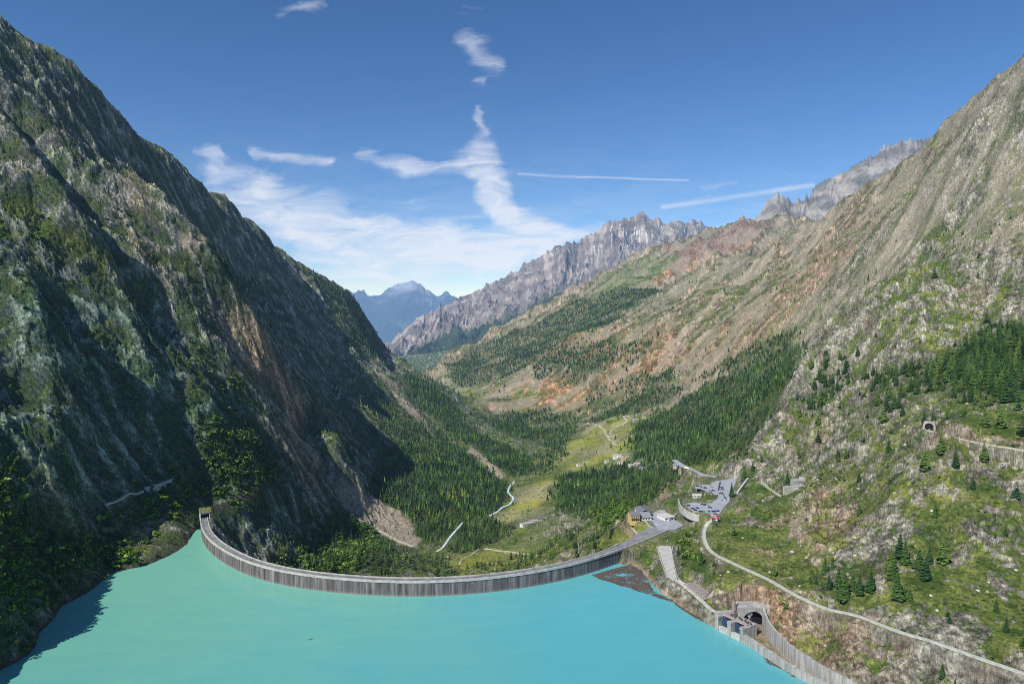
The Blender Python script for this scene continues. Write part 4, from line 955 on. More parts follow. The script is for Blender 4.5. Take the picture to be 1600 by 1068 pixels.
# ------------------------------------------------------------------ pavements
def slab(name, pxs, z, mat, th=.25):
    o = MB().prism([P(a, b, z=z)[:2] for a, b in pxs], z-1.2, z+th).build(name, mat); o['kind'] = 'structure'; return o
slab('parking_lot', [(1070,787),(1084,784.5),(1098,786),(1112,786),(1117,781),(1108,768),(1094,762),(1086,761),(1088,757),(1112,757),(1110,754),(1120,751),(1147,747),(1150,753),(1141,773),(1140,783),(1131,792),(1124,803),(1112,808),(1108,801),(1088,800),(1077,794)], 30.1, M_LOT)
slab('pavement', [(1016,812),(1020,806),(1022,800),(1031,796),(1039,797),(1043,806),(1052,812),(1064,817),(1068,821),(1056,826),(1029,829),(1024,820)], 13.45, M_LOT)
slab('concrete_apron', [(1027,854),(1034,852),(1048,853),(1052,868),(1053,886),(1058,905),(1052,907),(1043,901)], 11.6, M_CONC)
pw = MB(); pl_ = [P(a, b, z=11.6) for a, b in [(1026,854),(1034,880),(1042,903)]]; pw.sweep(pl_, [(-.3, -1), (.3, -1), (.3, .9), (-.3, .9)])
tag(pw.build('edge_wall', M_CONC), 'low straight wall along the lake edge of the concrete apron', 'wall')
pw = MB(); pl_ = catmull([P(a, b, z=11.6) for a, b in [(1058,835),(1052,853),(1050,866),(1054,884),(1060,904),(1075,915)]], 4); pw.sweep(pl_, [(-.3, -1), (.3, -1), (.3, 1), (-.3, 1)])
tag(pw.build('kerb_wall', M_CONC), 'thin curved pale wall along the uphill edge of the concrete apron', 'wall')
# curved retaining wall below the car park
pw = MB(); pl_ = catmull([P(a, b, z=30) for a, b in [(1060,779),(1062,787),(1067,794),(1075,799.5),(1084,803),(1093,805.5)]], 5); pw.sweep(pl_, [(-.5, -7), (.5, -7), (.5, .9), (-.5, .9)])
tag(pw.build('retaining_wall', M_CONC), 'curved pale retaining wall below the lower car park', 'wall')
for (pts, z_, h_, lab) in [([(1108,767),(1114,773),(1120,779)], 30.3, 1.6, 'dark stone wall dividing the upper and lower parking rows'), ([(1128,769),(1132,776),(1135,781)], 30.3, 1.4, 'short dark wall right of the car park ramp'), ([(1125,753),(1123.5,760),(1122,767)], 30.3, 2.2, 'dark upright wall between the two upper parking bays')]:
    pw = MB(); pw.sweep([P(a, b, z=z_) for a, b in pts], [(-.35, -1), (.35, -1), (.35, h_), (-.35, h_)]); tag(pw.build('dividing_wall', M_STEEL), lab, 'wall')
pw = MB(); a1 = march(H, 1152, 771); a2 = march(H, 1169, 748)
if a1 and a2: pw.sweep([a1, tuple(np.array(a1)*.5+np.array(a2)*.5), a2], [(-1, -4), (1, -4), (1, 2.2), (-1, 2.2)]); tag(pw.build('ramp_wall', M_CONC), 'pale sloping concrete wall rising behind the car park', 'wall')
for pts, lab in [([(1005,811),(1012,819),(1019,826)], 'short pale garden wall running down beside the yellow house'), ([(987,824),(992,830),(998,836)], 'short pale wall on the grass slope above the dam')]:
    b3 = [march(H, a, b) for a, b in pts]; pw = MB(); pw.sweep([(x, y, z) for x, y, z in b3], [(-.5, -1.5), (.5, -1.5), (.5, 1.3), (-.5, 1.3)]); tag(pw.build('garden_wall', M_CONC), lab, 'wall')
# ------------------------------------------------------------------ buildings
def windows(parent, face, xs, z0, z1, w_=1., out=.06):
    """face: (origin, direction, normal) in local coordinates"""
    (ox, oy), (dx, dy), (nx, ny) = face
    for x in xs:
        f_ = MB(); g_ = MB()
        def q_(s, t, o): return (ox+dx*s+nx*o, oy+dy*s+ny*o, t)
        for mb_, e_, o_ in ((f_, .12, out), (g_, 0, out+.03)):
            vs_ = [q_(x-w_/2-e_, z0-e_, o_), q_(x+w_/2+e_, z0-e_, o_), q_(x+w_/2+e_, z1+e_, o_), q_(x-w_/2-e_, z1+e_, o_), q_(x-w_/2-e_, z0-e_, 0), q_(x+w_/2+e_, z0-e_, 0), q_(x+w_/2+e_, z1+e_, 0), q_(x-w_/2-e_, z1+e_, 0)]
            mb_.add(vs_, [(0, 1, 2, 3), (0, 4, 5, 1), (1, 5, 6, 2), (2, 6, 7, 3), (3, 7, 4, 0)])
        fo = f_.build('window', M_STONE, parent); g_.build('pane', M_GLASS, fo)
def gable(mb, x0, x1, y0, y1, z, h, ov=.5, along='x', th=.25):
    if along == 'x':
        ym = (y0+y1)/2; A1 = [(x0-ov, y0-ov, z), (x1+ov, y0-ov, z), (x1+ov, ym, z+h), (x0-ov, ym, z+h)]; B1 = [(x0-ov, ym, z+h), (x1+ov, ym, z+h), (x1+ov, y1+ov, z), (x0-ov, y1+ov, z)]
    else:
        xm = (x0+x1)/2; A1 = [(x0-ov, y0-ov, z), (xm, y0-ov, z+h), (xm, y1+ov, z+h), (x0-ov, y1+ov, z)]; B1 = [(xm, y0-ov, z+h), (x1+ov, y0-ov, z), (x1+ov, y1+ov, z), (xm, y1+ov, z+h)]
    for Q in (A1, B1):
        mb.add(Q+[(x, y, z_+th) for x, y, z_ in Q], [(0, 1, 2, 3), (4, 5, 6, 7), (0, 1, 5, 4), (1, 2, 6, 5), (2, 3, 7, 6), (3, 0, 4, 7)])
def gable_walls(mb, x0, x1, y0, y1, z0, z, h, along='x'):
    mb.box(x0, x1, y0, y1, z0, z)
    if along == 'x':
        ym = (y0+y1)/2
        for x in (x0, x1-.3): mb.add([(x, y0, z), (x, y1, z), (x, ym, z+h*.96), (x+.3, y0, z), (x+.3, y1, z), (x+.3, ym, z+h*.96)], [(0, 1, 2), (3, 5, 4), (0, 2, 5, 3), (1, 4, 5, 2), (0, 3, 4, 1)])
    else:
        xm = (x0+x1)/2
        for y in (y0, y1-.3): mb.add([(x0, y, z), (x1, y, z), (xm, y, z+h*.96), (x0, y+.3, z), (x1, y+.3, z), (xm, y+.3, z+h*.96)], [(0, 1, 2), (3, 5, 4), (0, 2, 5, 3), (1, 4, 5, 2), (0, 3, 4, 1)])
ho = P(985.5, 815, z=13)
hs_ = thing('yellow_house', 'yellow two storey house with grey slate roofs and a long wing beside the dam road', 'house', ho, .10)
m_ = MB(); gable_walls(m_, 0, 10.5, 0, 13, -4, 7.5, 2.4, 'x'); m_.build('wall', M_YELL, hs_)
m_ = MB(); gable(m_, 0, 10.5, 0, 13, 7.5, 2.4, .8, 'x'); rf = m_.build('roof', M_SLATE, hs_); MB().box(7, 8.2, 7.4, 8.6, 8.6, 11.4).build('chimney', M_WHITE, rf)
MB().box(10.5, 10.8, .1, 12.5, -4, 7.4).build('side_wall_shade', M_YELL_SHADE, hs_)  # slab over the right wall, its shade painted in
windows(hs_, ((0, 0), (1, 0), (0, -1)), [1.6, 4.0, 6.4, 8.8], 1.0, 2.5, 1.1); windows(hs_, ((0, 0), (1, 0), (0, -1)), [1.6, 4.0, 6.4, 8.8], 4.3, 5.8, 1.1)
MB().box(.6, 9.8, -1.3, 0, 3.2, 3.4).box(.6, 9.8, -1.3, -1.2, 3.4, 4.3).build('balcony', M_BARK, hs_)
m_ = MB(); m_.box(13, 25, 3, 14, -4, 3.6); m_.build('annex_wall', M_WHITE, hs_)
m_ = MB(); m_.add([(12.3, 2, 3.9), (25.8, 2, 3.9), (25.8, 14.6, 6.6), (12.3, 14.6, 6.6), (12.3, 2, 3.6), (25.8, 2, 3.6), (25.8, 14.6, 6.3), (12.3, 14.6, 6.3)], [(0, 1, 2, 3), (7, 6, 5, 4), (0, 4, 5, 1), (1, 5, 6, 2), (2, 6, 7, 3), (3, 7, 4, 0)]); m_.build('annex_roof', M_SLATE2, hs_)
windows(hs_, ((13, 3), (1, 0), (0, -1)), [3, 6, 9], 1.0, 2.4, 1.4)
m_ = MB(); m_.box(14, 28, 16, 34, -4, 5.5); m_.build('wing_wall', M_STEEL, hs_)
m_ = MB(); gable(m_, 14, 28, 16, 34, 5.5, 2.4, .9, 'y'); m_.build('wing_roof', M_SLATE, hs_)
windows(hs_, ((28, 16), (0, 1), (1, 0)), [3, 7, 11, 15], 1.5, 3.2, 1.6)
wo_ = P(1039, 813.5, z=13.5)
wb = thing('white_building', 'low white building with pale flat roof beside the paved yard', 'building', wo_, .42)
MB().box(0, 13, 0, 15, -1, 3.2).build('wall', M_WHITE, wb); MB().box(-.7, 13.7, -.7, 15.7, 3.2, 3.75).build('roof', flat_mat('pale_roof', (.55, .53, .47), .1, .5), wb)
windows(wb, ((0, 0), (1, 0), (0, -1)), [2.5, 5.5], 1., 2.2, 1.3); MB().box(8.5, 11.5, -.1, 0, 0, 2.6).build('door', M_STEEL, wb)
bw = thing('long_white_wall', 'bright white wall running from the white building to the road', 'wall', P(1044, 816, z=13.6), 0)
MB().sweep([tuple(np.array(P(a, b, z=13.6))-np.array(P(1044, 816, z=13.6))) for a, b in [(1044.5,814),(1052,808.5),(1057,805)]], [(-.4, -1), (.4, -1), (.4, 2.4), (-.4, 2.4)]).build('wall', M_WHITE, bw)
def stone_house(px, py, w_, d_, h_, rz, wallm, roofm, lab, name='stone_house', along='x', cat='house'):
    p = march(H, px, py)
    if p is None: print('no hit', lab); return
    r = thing(name, lab, cat, p, rz); m_ = MB(); gable_walls(m_, -w_/2, w_/2, -d_/2, d_/2, -4, h_, h_*.45, along); m_.build('wall', wallm, r)
    m_ = MB(); gable(m_, -w_/2, w_/2, -d_/2, d_/2, h_, h_*.45, .5, along); m_.build('roof', roofm, r)
    if along == 'x': windows(r, ((-w_/2, -d_/2), (1, 0), (0, -1)), [w_*.25, w_*.7], h_*.35, h_*.7, 1.2)
    else: windows(r, ((-w_/2, -d_/2), (1, 0), (0, -1)), [w_*.5], h_*.35, h_*.7, 1.2)
M_LAUZE = flat_mat('stone_slab_roof', (.36, .35, .35), .2, .8)
stone_house(823, 820, 24, 10, 4, .55, M_WHITE, M_LAUZE, 'long low barn with grey slab roof alone beside the yellow meadow', 'barn', cat='barn')
stone_house(836, 815, 11, 9, 3.2, .2, M_STONE, M_LAUZE, 'small stone hut just right of the long low barn')
stone_house(993, 658, 16, 12, 6, .3, M_STONE, M_LAUZE, 'lone grey roofed chalet high on the green terrace below dark trees', 'chalet')
stone_house(964, 715, 20, 10, 7, .0, M_WHITE, M_LAUZE, 'white walled hamlet house with grey roof above the right forest')
stone_house(974, 719, 9, 12, 7, .2, M_YELL, M_LAUZE, 'narrow ochre house beside the white hamlet house', along='y')
stone_house(970, 725, 16, 9, 5, -.5, M_WHITE, M_SLATE2, 'bluish roofed house lowest of the hamlet')
stone_house(986, 729, 12, 10, 5, .1, M_WHITE, M_LAUZE, 'small white house at the left of the lower hamlet row')
stone_house(995, 727, 14, 9, 5, -.1, M_STONE, M_LAUZE, 'stone house at the right end of the lower hamlet row')
stone_house(905, 727, 12, 9, 4, .3, M_WHITE, M_SLATE2, 'white hut with bluish roof at the meadow edge left of the hamlet')
stone_house(915, 724, 14, 8, 4, .1, M_STONE, M_LAUZE, 'pale stone hut at the meadow edge beside the white hut')
stone_house(1056.5, 728, 8, 6, 2.6, -.6, M_STONE, M_SLATE2, 'small stone house at the forest edge above the village road')
stone_house(948, 722, 9, 7, 4, .3, M_WHITE, M_LAUZE, 'small pale cottage by trees left of the white hamlet house')
stone_house(1003, 733, 9, 7, 4, .2, M_WHITE, M_SLATE2, 'small white cottage at the forest edge right of the hamlet rows')
stone_house(980, 716, 8, 7, 4, .5, M_STONE, M_LAUZE, 'small stone cottage behind the ochre house')
stone_house(1089, 776, 10, 7, 2.6, -.2, M_CONC, M_CONC, 'square grey stone outbuilding among trees left of the upper car park', 'outbuilding', cat='building')
for i, (px, py, lab) in enumerate([(938, 708, 'roofless stone ruin at the left of the ruined terrace row'), (948, 706, 'roofless stone ruin in the middle of the ruined terrace row'), (957, 704, 'roofless stone ruin at the right of the ruined terrace row')]):
    p = march(H, px, py); r = thing('stone_ruin', lab, 'ruin', p, .25)
    m_ = MB(); m_.box(-6, 6, -4, -3.2, -3, 3.5).box(-6, -5.2, -3.2, 4, -3, 4.5).box(5.2, 6, -3.2, 4, -3, 3).box(-5.2, 5.2, 3.2, 4, -3, 2.5); m_.build('wall', M_STONE, r)
# kiosk with red canopies
kp = P(1117, 811, z=27)
kp = march(H, 1117, 811)
kk = thing('kiosk', 'small white kiosk under two bright red canopies below the car park', 'kiosk', kp, 0)
M_RED = flat_mat('red_canvas', (.55, .05, .05), .1, .6)
MB().box(-2.5, 2.5, -1.8, 1.8, -1, 2.6).build('cabin', M_WHITE, kk)
for dx in (-2.2, 2.4): MB().add([(dx-2, -3.5, 2.6), (dx+2, -3.5, 2.6), (dx+2, 0, 2.6), (dx-2, 0, 2.6), (dx, -1.7, 3.5)], [(0, 1, 4), (1, 2, 4), (2, 3, 4), (3, 0, 4), (3, 2, 1, 0)]).build('canopy', M_RED, kk)
# ------------------------------------------------------------------ cars
def car_proto():
    r = thing('parked_car', 'car', 'car', (0, 0, 0)); 
    prof = [(-2.15, .35), (2.15, .35), (2.2, .75), (1.25, .95), (-2.1, 1.0), (-2.2, .7)]
    m_ = MB(); n_ = len(prof); m_.add([(x, -.88, z) for x, z in prof]+[(x, .88, z) for x, z in prof], [tuple(range(n_)), tuple(range(n_, 2*n_))[::-1]]+[(i, n_+i, n_+(i+1) % n_, (i+1) % n_) for i in range(n_)])
    m_.add([(-1.25, -.68, 1.46), (.35, -.68, 1.46), (.35, .68, 1.46), (-1.25, .68, 1.46), (-1.3, -.7, 1.40), (.42, -.7, 1.40), (.42, .7, 1.40), (-1.3, .7, 1.40)], [(0, 1, 2, 3), (4, 0, 3, 7), (5, 6, 2, 1), (4, 5, 1, 0), (7, 3, 2, 6)])
    m_.build('body', M_STEEL, r)
    MB().add([(-1.95, -.82, .98), (1.2, -.82, .96), (1.2, .82, .96), (-1.95, .82, .98), (-1.3, -.7, 1.40), (.42, -.7, 1.40), (.42, .7, 1.40), (-1.3, .7, 1.40)], [(0, 1, 5, 4), (1, 2, 6, 5), (2, 3, 7, 6), (3, 0, 4, 7)]).build('windows', M_GLASS, r)
    for x in (-1.35, 1.35):
        for y in (-.8, .8): MB().bar((x, y-.1, .33), (x, y+.1, .33), .33, 10).build('wheel', M_TYRE, r)
    return r
cols = {'black': (.012, .012, .015), 'dark blue': (.015, .03, .10), 'white': (.7, .7, .7), 'silver': (.4, .42, .45), 'red': (.45, .02, .03), 'blue': (.04, .14, .42), 'grey': (.12, .13, .14)}
CM = {k: flat_mat('car_paint_'+k.replace(' ', '_'), v_, .02, 1, rough=.3, spec=.6) for k, v_ in cols.items()}
proto = car_proto(); first = True
cars = [(1075.5,789.8,'black',2.2,'black car at the left corner of the lower car park'),(1082,794.5,'dark blue',2.2,'dark blue car near the left kerb of the lower car park'),(1086.5,797,'black',2.2,'black car at the left end of the front parking row'),
 (1089.5,793.8,'dark blue',2.3,'dark blue car alone in the middle of the lower car park'),(1093,799,'black',1.7,'black car second from the left in the front parking row'),(1096.2,799.1,'dark blue',1.7,'dark blue car third from the left in the front parking row'),
 (1099.8,799.2,'silver',1.7,'silver car in the middle of the front parking row'),(1104.5,799.6,'white',1.6,'white car right of the silver one in the front parking row'),(1107.5,798.9,'black',1.6,'black car right of the white one in the front parking row'),
 (1113,798.7,'dark blue',1.5,'dark blue car left of the last three in the front parking row'),(1116.2,798.7,'black',1.5,'black car third from the right end of the front parking row'),(1119.4,798.5,'blue',1.5,'blue car second from the right end of the front parking row'),(1122.3,798.3,'black',1.5,'black car at the right end of the front parking row'),
 (1117.8,803.2,'red',.0,'red car parked alone just below the front parking row'),(1101.8,788.6,'black',.3,'black car under the round tree at the back of the lower car park'),(1097.6,788.2,'grey',.3,'grey car beside the black one at the back of the lower car park'),(1109.2,792.8,'dark blue',-.7,'dark blue car near the middle right of the lower car park'),
 (1106.5,789.3,'silver',.2,'silver car behind the middle of the lower car park'),(1114,766.5,'black',-.1,'black car nearest the ramp in the left upper parking bay'),(1115.3,763.3,'white',-.1,'white car in the middle of the left upper parking bay'),(1112.6,760.6,'silver',-.1,'silver car at the back of the left upper parking bay'),(1117.6,759.4,'white',-.1,'white car near the top of the upper parking bay'),
 (1128.2,761.4,'blue',-.1,'bright blue car in the right upper parking bay'),(1128.8,764,'dark blue',-.1,'dark blue car behind the bright blue one in the right upper bay'),(1127.2,766.8,'white',-.1,'white car at the front of the right upper parking bay'),(1126.2,771,'black',-.1,'black car between the two dark ramp walls'),
 (1102,762.2,'black',.0,'black car on the road left of the upper parking bays'),(1090,759.2,'dark blue',.0,'dark blue car parked furthest left beside the upper road'),(1127.5,781.5,'silver',.9,'silver car at the foot of the ramp'),(1133,777.5,'grey',.9,'grey car at the right edge of the ramp')]
for px, py, c, rz, lab in cars:
    p = P(px, py, z=30.35)
    r = proto if first else dup(proto, p, rz)
    r.location = p; r.rotation_euler = (0, 0, rz); r['label'] = lab; r['group'] = 'cars in the car park'
    for ch in r.children:
        if ch.name.startswith('body'): ch.material_slots[0].link = 'OBJECT'; ch.material_slots[0].material = CM[c]
    first = False
p = march(H, 1073.5, 732)
vn = thing('parked_van', 'long white van standing beside the upper village road', 'van', p, -.5)
MB().box(-3.5, 2.4, -1.05, 1.05, .4, 2.9).box(2.4, 3.5, -1.05, 1.05, .4, 1.7).build('body', M_WHITE, vn); MB().add([(2.42, -1, 2.6), (2.42, 1, 2.6), (3.2, 1, 1.72), (3.2, -1, 1.72)], [(0, 1, 2, 3)]).build('windscreen', M_GLASS, vn)
for x in (-2.2, 2.2):
    for y in (-.95, .95): MB().bar((x, y-.15, .42), (x, y+.15, .42), .42, 10).build('wheel', M_TYRE, vn)
# ------------------------------------------------------------------ intake, spillway channel
A0 = np.array(P(1117, 983, z=0)); B0 = np.array(P(1161, 1005, z=0)); e1 = (B0-A0)[:2]; LB = np.linalg.norm(e1); e1 /= LB; ai = math.atan2(e1[1], e1[0])
gt = thing('gate_structure', 'grey concrete intake with two dark gate bays standing in the lake by the shore', 'dam gate', (A0[0], A0[1], 0), ai)
print('gate len', LB)
m_ = MB()
for x in (0, LB/2-1.4, LB-3.2): m_.box(x, x+3.2, 0, 16, -12, 11); m_.box(x-.2, x+3.4, -.3, 3.2, 9.6, 11.6)
m_.build('piers', M_CONC3, gt)
for x0 in (3.2, LB/2+1.8):
    x1 = x0+LB/2-4.8
    MB().box(x0, x1, .6, 2.2, -12, 4.2).build('sill_wall', M_CONC, gt); MB().box(x0, x1, 4.6, 5.1, -12, 10.5).build('gate', M_BLUEP, gt); MB().box(x0, x1, 2.2, 4.6, 2.8, 3.4).build('ledge', M_CONC, gt)
    MB().box(x0-1.2, x1+1.2, 6, 8.2, 11, 12.4).build('gantry_beam', M_PINKB, gt)
MB().box(0, LB, 8.3, 17, 10.2, 10.9).build('deck', M_CONC2, gt)
hb = MB()
for k in range(9):
    x = 1.5+k*(LB-3)/8; y = 9.5+3*random.random(); hb.box(x-.6, x+.6, y, y+1.4, 10.9, 12+random.random()*1.2)
hb.build('hoist_gear', M_STEEL, gt)
rr_ = MB()
for k in range(14):
    x = .3+k*(LB-.6)/13; rr_.bar((x, 16.7, 10.9), (x, 16.7, 12), .05, 4)
rr_.bar((.3, 16.7, 12), (LB-.3, 16.7, 12), .05, 4); rr_.build('railing', M_STEEL, gt)
fr = frame_at((A0[0], A0[1], 0), ai)
def crane(lx_, ly_, h_, ax, lab, mat, big=1.):
    c = thing('jib_crane', lab, 'crane', fr(lx_, ly_, 10.9), ai)
    MB().box(-.9*big, .9*big, -.9*big, .9*big, 0, 1.3*big).build('base', M_STEEL, c)
    b_ = MB(); tip = np.array(ax, float)*h_
    o1 = .45*big
    for sx, sy in ((-o1, -o1), (o1, -o1), (o1, o1), (-o1, o1)): b_.bar((sx, sy, 1.2), tuple(tip+np.array([sx*.3, sy*.3, 0])), .12*big, 4)
    for k in range(9):
        t = k/9; a_ = np.array([-o1, -o1, 1.2])*(1-t)+(tip)*t; b2_ = np.array([o1, o1, 1.2])*(1-t-.08)+(tip)*(t+.08); b_.bar(a_, b2_, .07*big, 4)
        a_ = np.array([o1, -o1, 1.2])*(1-t)+tip*t; b2_ = np.array([-o1, o1, 1.2])*(1-t-.08)+tip*(t+.08); b_.bar(a_, b2_, .07*big, 4)
    b_.build('boom', mat, c)
    MB().bar(tuple(tip), (tip[0], tip[1], tip[2]*.55), .05).box(tip[0]-.25, tip[0]+.25, tip[1]-.25, tip[1]+.25, tip[2]*.55-.5, tip[2]*.55).build('hook', M_STEEL, c)
crane(9, 13, 15, (-.25, .25, .92), 'tall rusty lattice jib crane leaning over the middle of the intake deck', M_RUST, 1.3)
crane(1.5, 12, 8, (.35, .1, .9), 'short dark jib crane on the far left of the intake deck', M_STEEL)
crane(LB-5, 11, 9, (.3, .2, .9), 'small pale jib crane on the right of the intake deck', M_PINKB)
hu = thing('control_hut', 'small white hut with a brown roof behind the intake deck', 'hut', fr(9, 27, 10.4), ai)
MB().box(-3.5, 3.5, -2.5, 2.5, -1.5, 3).build('wall', M_WHITE, hu); MB().box(-4, 4, -3, 3, 3, 3.4).build('roof', M_RUST, hu); windows(hu, ((-3.5, -2.5), (1, 0), (0, -1)), [1.8, 4.8], 1, 2.1, 1.1)
# tunnel headwall with a real arched mouth
tn = thing('spillway_tunnel', 'big dark arched spillway tunnel mouth in a streaked concrete headwall', 'tunnel', fr(14, 27, 0), radians(-86))
def arch_wall(W, Hh, w_, h_, y0, y1, z0=0, n_=14):
    m_ = MB(); arc = [(-w_/2, z0), (-w_/2, h_-w_/2)]+[(-w_/2*cos(t), h_-w_/2+w_/2*sin(t)) for t in np.linspace(0, pi, n_)[1:-1]]+[(w_/2, h_-w_/2), (w_/2, z0)]
    outer = [(-W/2, z0), (-W/2, h_-w_/2)]+[(-W/2+W*(k+1)/(n_-1), Hh) for k in range(n_-2)]+[(W/2, h_-w_/2), (W/2, z0)]
    n2_ = len(arc)
    for x_ in (0,):
        vs_ = [(y0, a, b) for a, b in arc]+[(y0, a, b) for a, b in outer]+[(y1, a, b) for a, b in arc]+[(y1, a, b) for a, b in outer]
        fs_ = []
        for i in range(n2_-1): fs_ += [(i, i+1, n2_+i+1, n2_+i), (2*n2_+i, 3*n2_+i, 3*n2_+i+1, 2*n2_+i+1), (i, 2*n2_+i, 2*n2_+i+1, i+1), (n2_+i, n2_+i+1, 3*n2_+i+1, 3*n2_+i)]
        m_.add(vs_, fs_)
    return m_, arc
m_, arc = arch_wall(24, 17, 17, 14, 1.5, 0, -2); m_.build('headwall', M_CONC2, tn)
m2 = MB(); n2_ = len(arc); m2.add([(.2, a, b) for a, b in arc]+[(-3, a, b) for a, b in arc], [(i, i+1, n2_+i+1, n2_+i) for i in range(n2_-1)]+[tuple(range(n2_, 2*n2_))]); m2.build('mouth_shade', M_DARK, tn)  # shallow near-black shell closing the mouth, tunnel darkness painted on
MB().box(-11, -.05, -11.9, 11.9, 14.2, 16.9).box(-11, -.05, -11.9, -8.6, -2, 14.2).box(-11, -.05, 8.6, 11.5, -2, 14.2).build('roof_slab', M_CONC2, tn)
# streaked wall between deck and tunnel
MB().box(-1.2, .3, -30, -12, -6, 14.5).build('wing_wall', M_CONC2, tn)
MB().box(-1, 4, 11.6, 12.8, -6, 19).build('buttress', M_CONC, tn)
# channel walls
def wall_line(pxs, z, prof, name, lab, mat, n_=6):
    pl = catmull([P(a, b, z=zz) for (a, b), zz in zip(pxs, z)], n_); o = MB().sweep(pl, prof).build(name, mat); tag(o, lab, 'wall'); return o
wall_line([(1160,989),(1180,1001),(1205,1018),(1240,1040),(1290,1066),(1340,1092),(1420,1135),(1520,1190)], [6.5,6.3,6.0,5.8,5.6,5.4,5.2,5], [(-1.4, -18), (1.4, -18), (1.4, 0), (-1.4, 0)], 'lake_wall', 'thick pale concrete wall between the lake and the spillway channel', M_CONC3)
wall_line([(1193,948),(1198,962),(1206,976),(1220,992),(1240,1010),(1262,1024),(1290,1042),(1330,1062),(1400,1098),(1500,1150)], [20,17,15,14,13.5,13,12.5,12,11.5,11], [(-.9, -20), (.6, -20), (.6, 0), (-.9, 0)], 'channel_wall', 'tall curved streaked concrete wall holding the hillside above the spillway channel', M_CONC3)
MB().bar((0, 0, 0), (0, 0, 1), .1)
# ------------------------------------------------------------------ timber stacks in the sorting yard
O_ = np.array(P(1070, 912, z=11.4)); O2 = np.array(P(1103, 937, z=11.4)); ex = (O2-O_)[:2]; ll = np.linalg.norm(ex); ex /= ll; ay = math.atan2(ex[1], ex[0]); first = None
for k in range(8):
    for j in range(3):
        x_ = O_[0]+ex[0]*(k+.5)*ll/8-ex[1]*(j*4.2); y_ = O_[1]+ex[1]*(k+.5)*ll/8+ex[0]*(j*4.2)
        if first is None:
            first = thing('timber_stack', 'pale stack of cut timber in the rows beside the intake track', 'timber stack', (x_, y_, 11.2), ay, 'timber stacks in rows beside the track')
            m_ = MB()
            for r2 in range(3):
                for c2 in range(4-r2): m_.bar((-1.3+c2*.6+r2*.3, -1.7, .3+r2*.5), (-1.3+c2*.6+r2*.3, 1.7, .3+r2*.5), .29, 7)
            m_.build('logs', M_TIMB, first); MB().box(-1.5, 1.1, -1.3, -1.1, -.1, .05).box(-1.5, 1.1, 1.1, 1.3, -.1, .05).build('bearers', M_BARK, first)
        else: dup(first, (x_, y_, 11.2), ay+random.uniform(-.1, .1))
# ------------------------------------------------------------------ driftwood on the lake
def scatter_sticks(poly_px, n_, name, lab, seed):
    rg = random.Random(seed); poly = [P(a, b, z=0)[:2] for a, b in poly_px]; xs = [p_[0] for p_ in poly]; ys = [p_[1] for p_ in poly]; m_ = MB(); c = 0
    PX = np.array([rg.uniform(min(xs), max(xs)) for _ in range(n_*6)]); PY = np.array([rg.uniform(min(ys), max(ys)) for _ in range(n_*6)])
    ok = inpoly(PX, PY, poly) & (fbm(PX, PY, 14, 4, s=77)+.5*fbm(PX, PY*2.5, 40, 2, s=78) > np.array([rg.random() for _ in PX])**2*.7-.42)
    for x, y in zip(PX[ok][:n_], PY[ok][:n_]):
        a = rg.gauss(-.6, .7); l = rg.uniform(.6, 3.2); h_ = rg.uniform(.05, .22); m_.box(-l/2, l/2, -h_*.9, h_*.9, -.05, h_*1.5, frame_at((x, y, 0), a))
    o = m_.build(name, M_WOOD, fix=False); return tag(o, lab, 'driftwood', kind='stuff')
scatter_sticks([(924,898),(945,892),(975,884),(1005,876),(1016,880),(1010,900),(1020,922),(1045,935),(1050,940),(1010,927),(985,920),(960,911),(940,905)], 5200, 'driftwood', 'wide raft of brown driftwood floating in the corner between dam and shore', 3)
scatter_sticks([(1045,934),(1080,954),(1116,973),(1117,978),(1085,964),(1060,947)], 1300, 'driftwood', 'thin line of dark driftwood along the rocky right shore', 4)
scatter_sticks([(1190,1022),(1200,1024),(1222,1040),(1240,1052),(1262,1064),(1255,1066),(1225,1046),(1200,1036)], 420, 'driftwood', 'small patch of dark driftwood floating beside the lake wall', 5)
lg = thing('floating_log', 'single short dark log floating alone far out on the lake', 'log', P(485.5, 998, z=0), .2)
MB().bar((-1.6, 0, .1), (1.6, 0, .12), .42, 9, .3).build('trunk', M_WOOD, lg); MB().bar((.5, .1, .3), (.9, .5, .8), .1, 6, .05).build('branch_stub', M_WOOD, lg)
# ------------------------------------------------------------------ cliff tunnel portal, concrete remains, snow fences
tp = P(1452, 670, z=ROADS['tunnel_road'][0][0][2]+.2)
tl = thing('road_tunnel_portal', 'small dark arched road tunnel in the cliff high on the right hillside', 'tunnel portal', tp, 0)
ap = math.atan2(ROADS['tunnel_road'][0][8][1]-ROADS['tunnel_road'][0][0][1], ROADS['tunnel_road'][0][8][0]-ROADS['tunnel_road'][0][0][0]); tl.rotation_euler = (0, 0, ap-.7); tl.location = (tp[0]+3*cos(ap-.7), tp[1]+3*sin(ap-.7), tp[2]+.3)
m_, arc = arch_wall(11, 7.5, 7.5, 6, 0, -3, -2, 10); m_.build('surround', M_STONE, tl)
n2_ = len(arc); MB().add([(-.1, a, b) for a, b in arc]+[(-1.2, a, b) for a, b in arc], [(i, i+1, n2_+i+1, n2_+i) for i in range(n2_-1)]+[tuple(range(n2_, 2*n2_))]).build('mouth_shade', M_DARK, tl)  # near-black backing just inside the arch stands in for tunnel darkness
p = march(H, 1240, 766); cr_ = thing('concrete_bunker', 'stepped pale concrete ruin with buttress walls on the grassy right slope', 'ruin', p, .25)
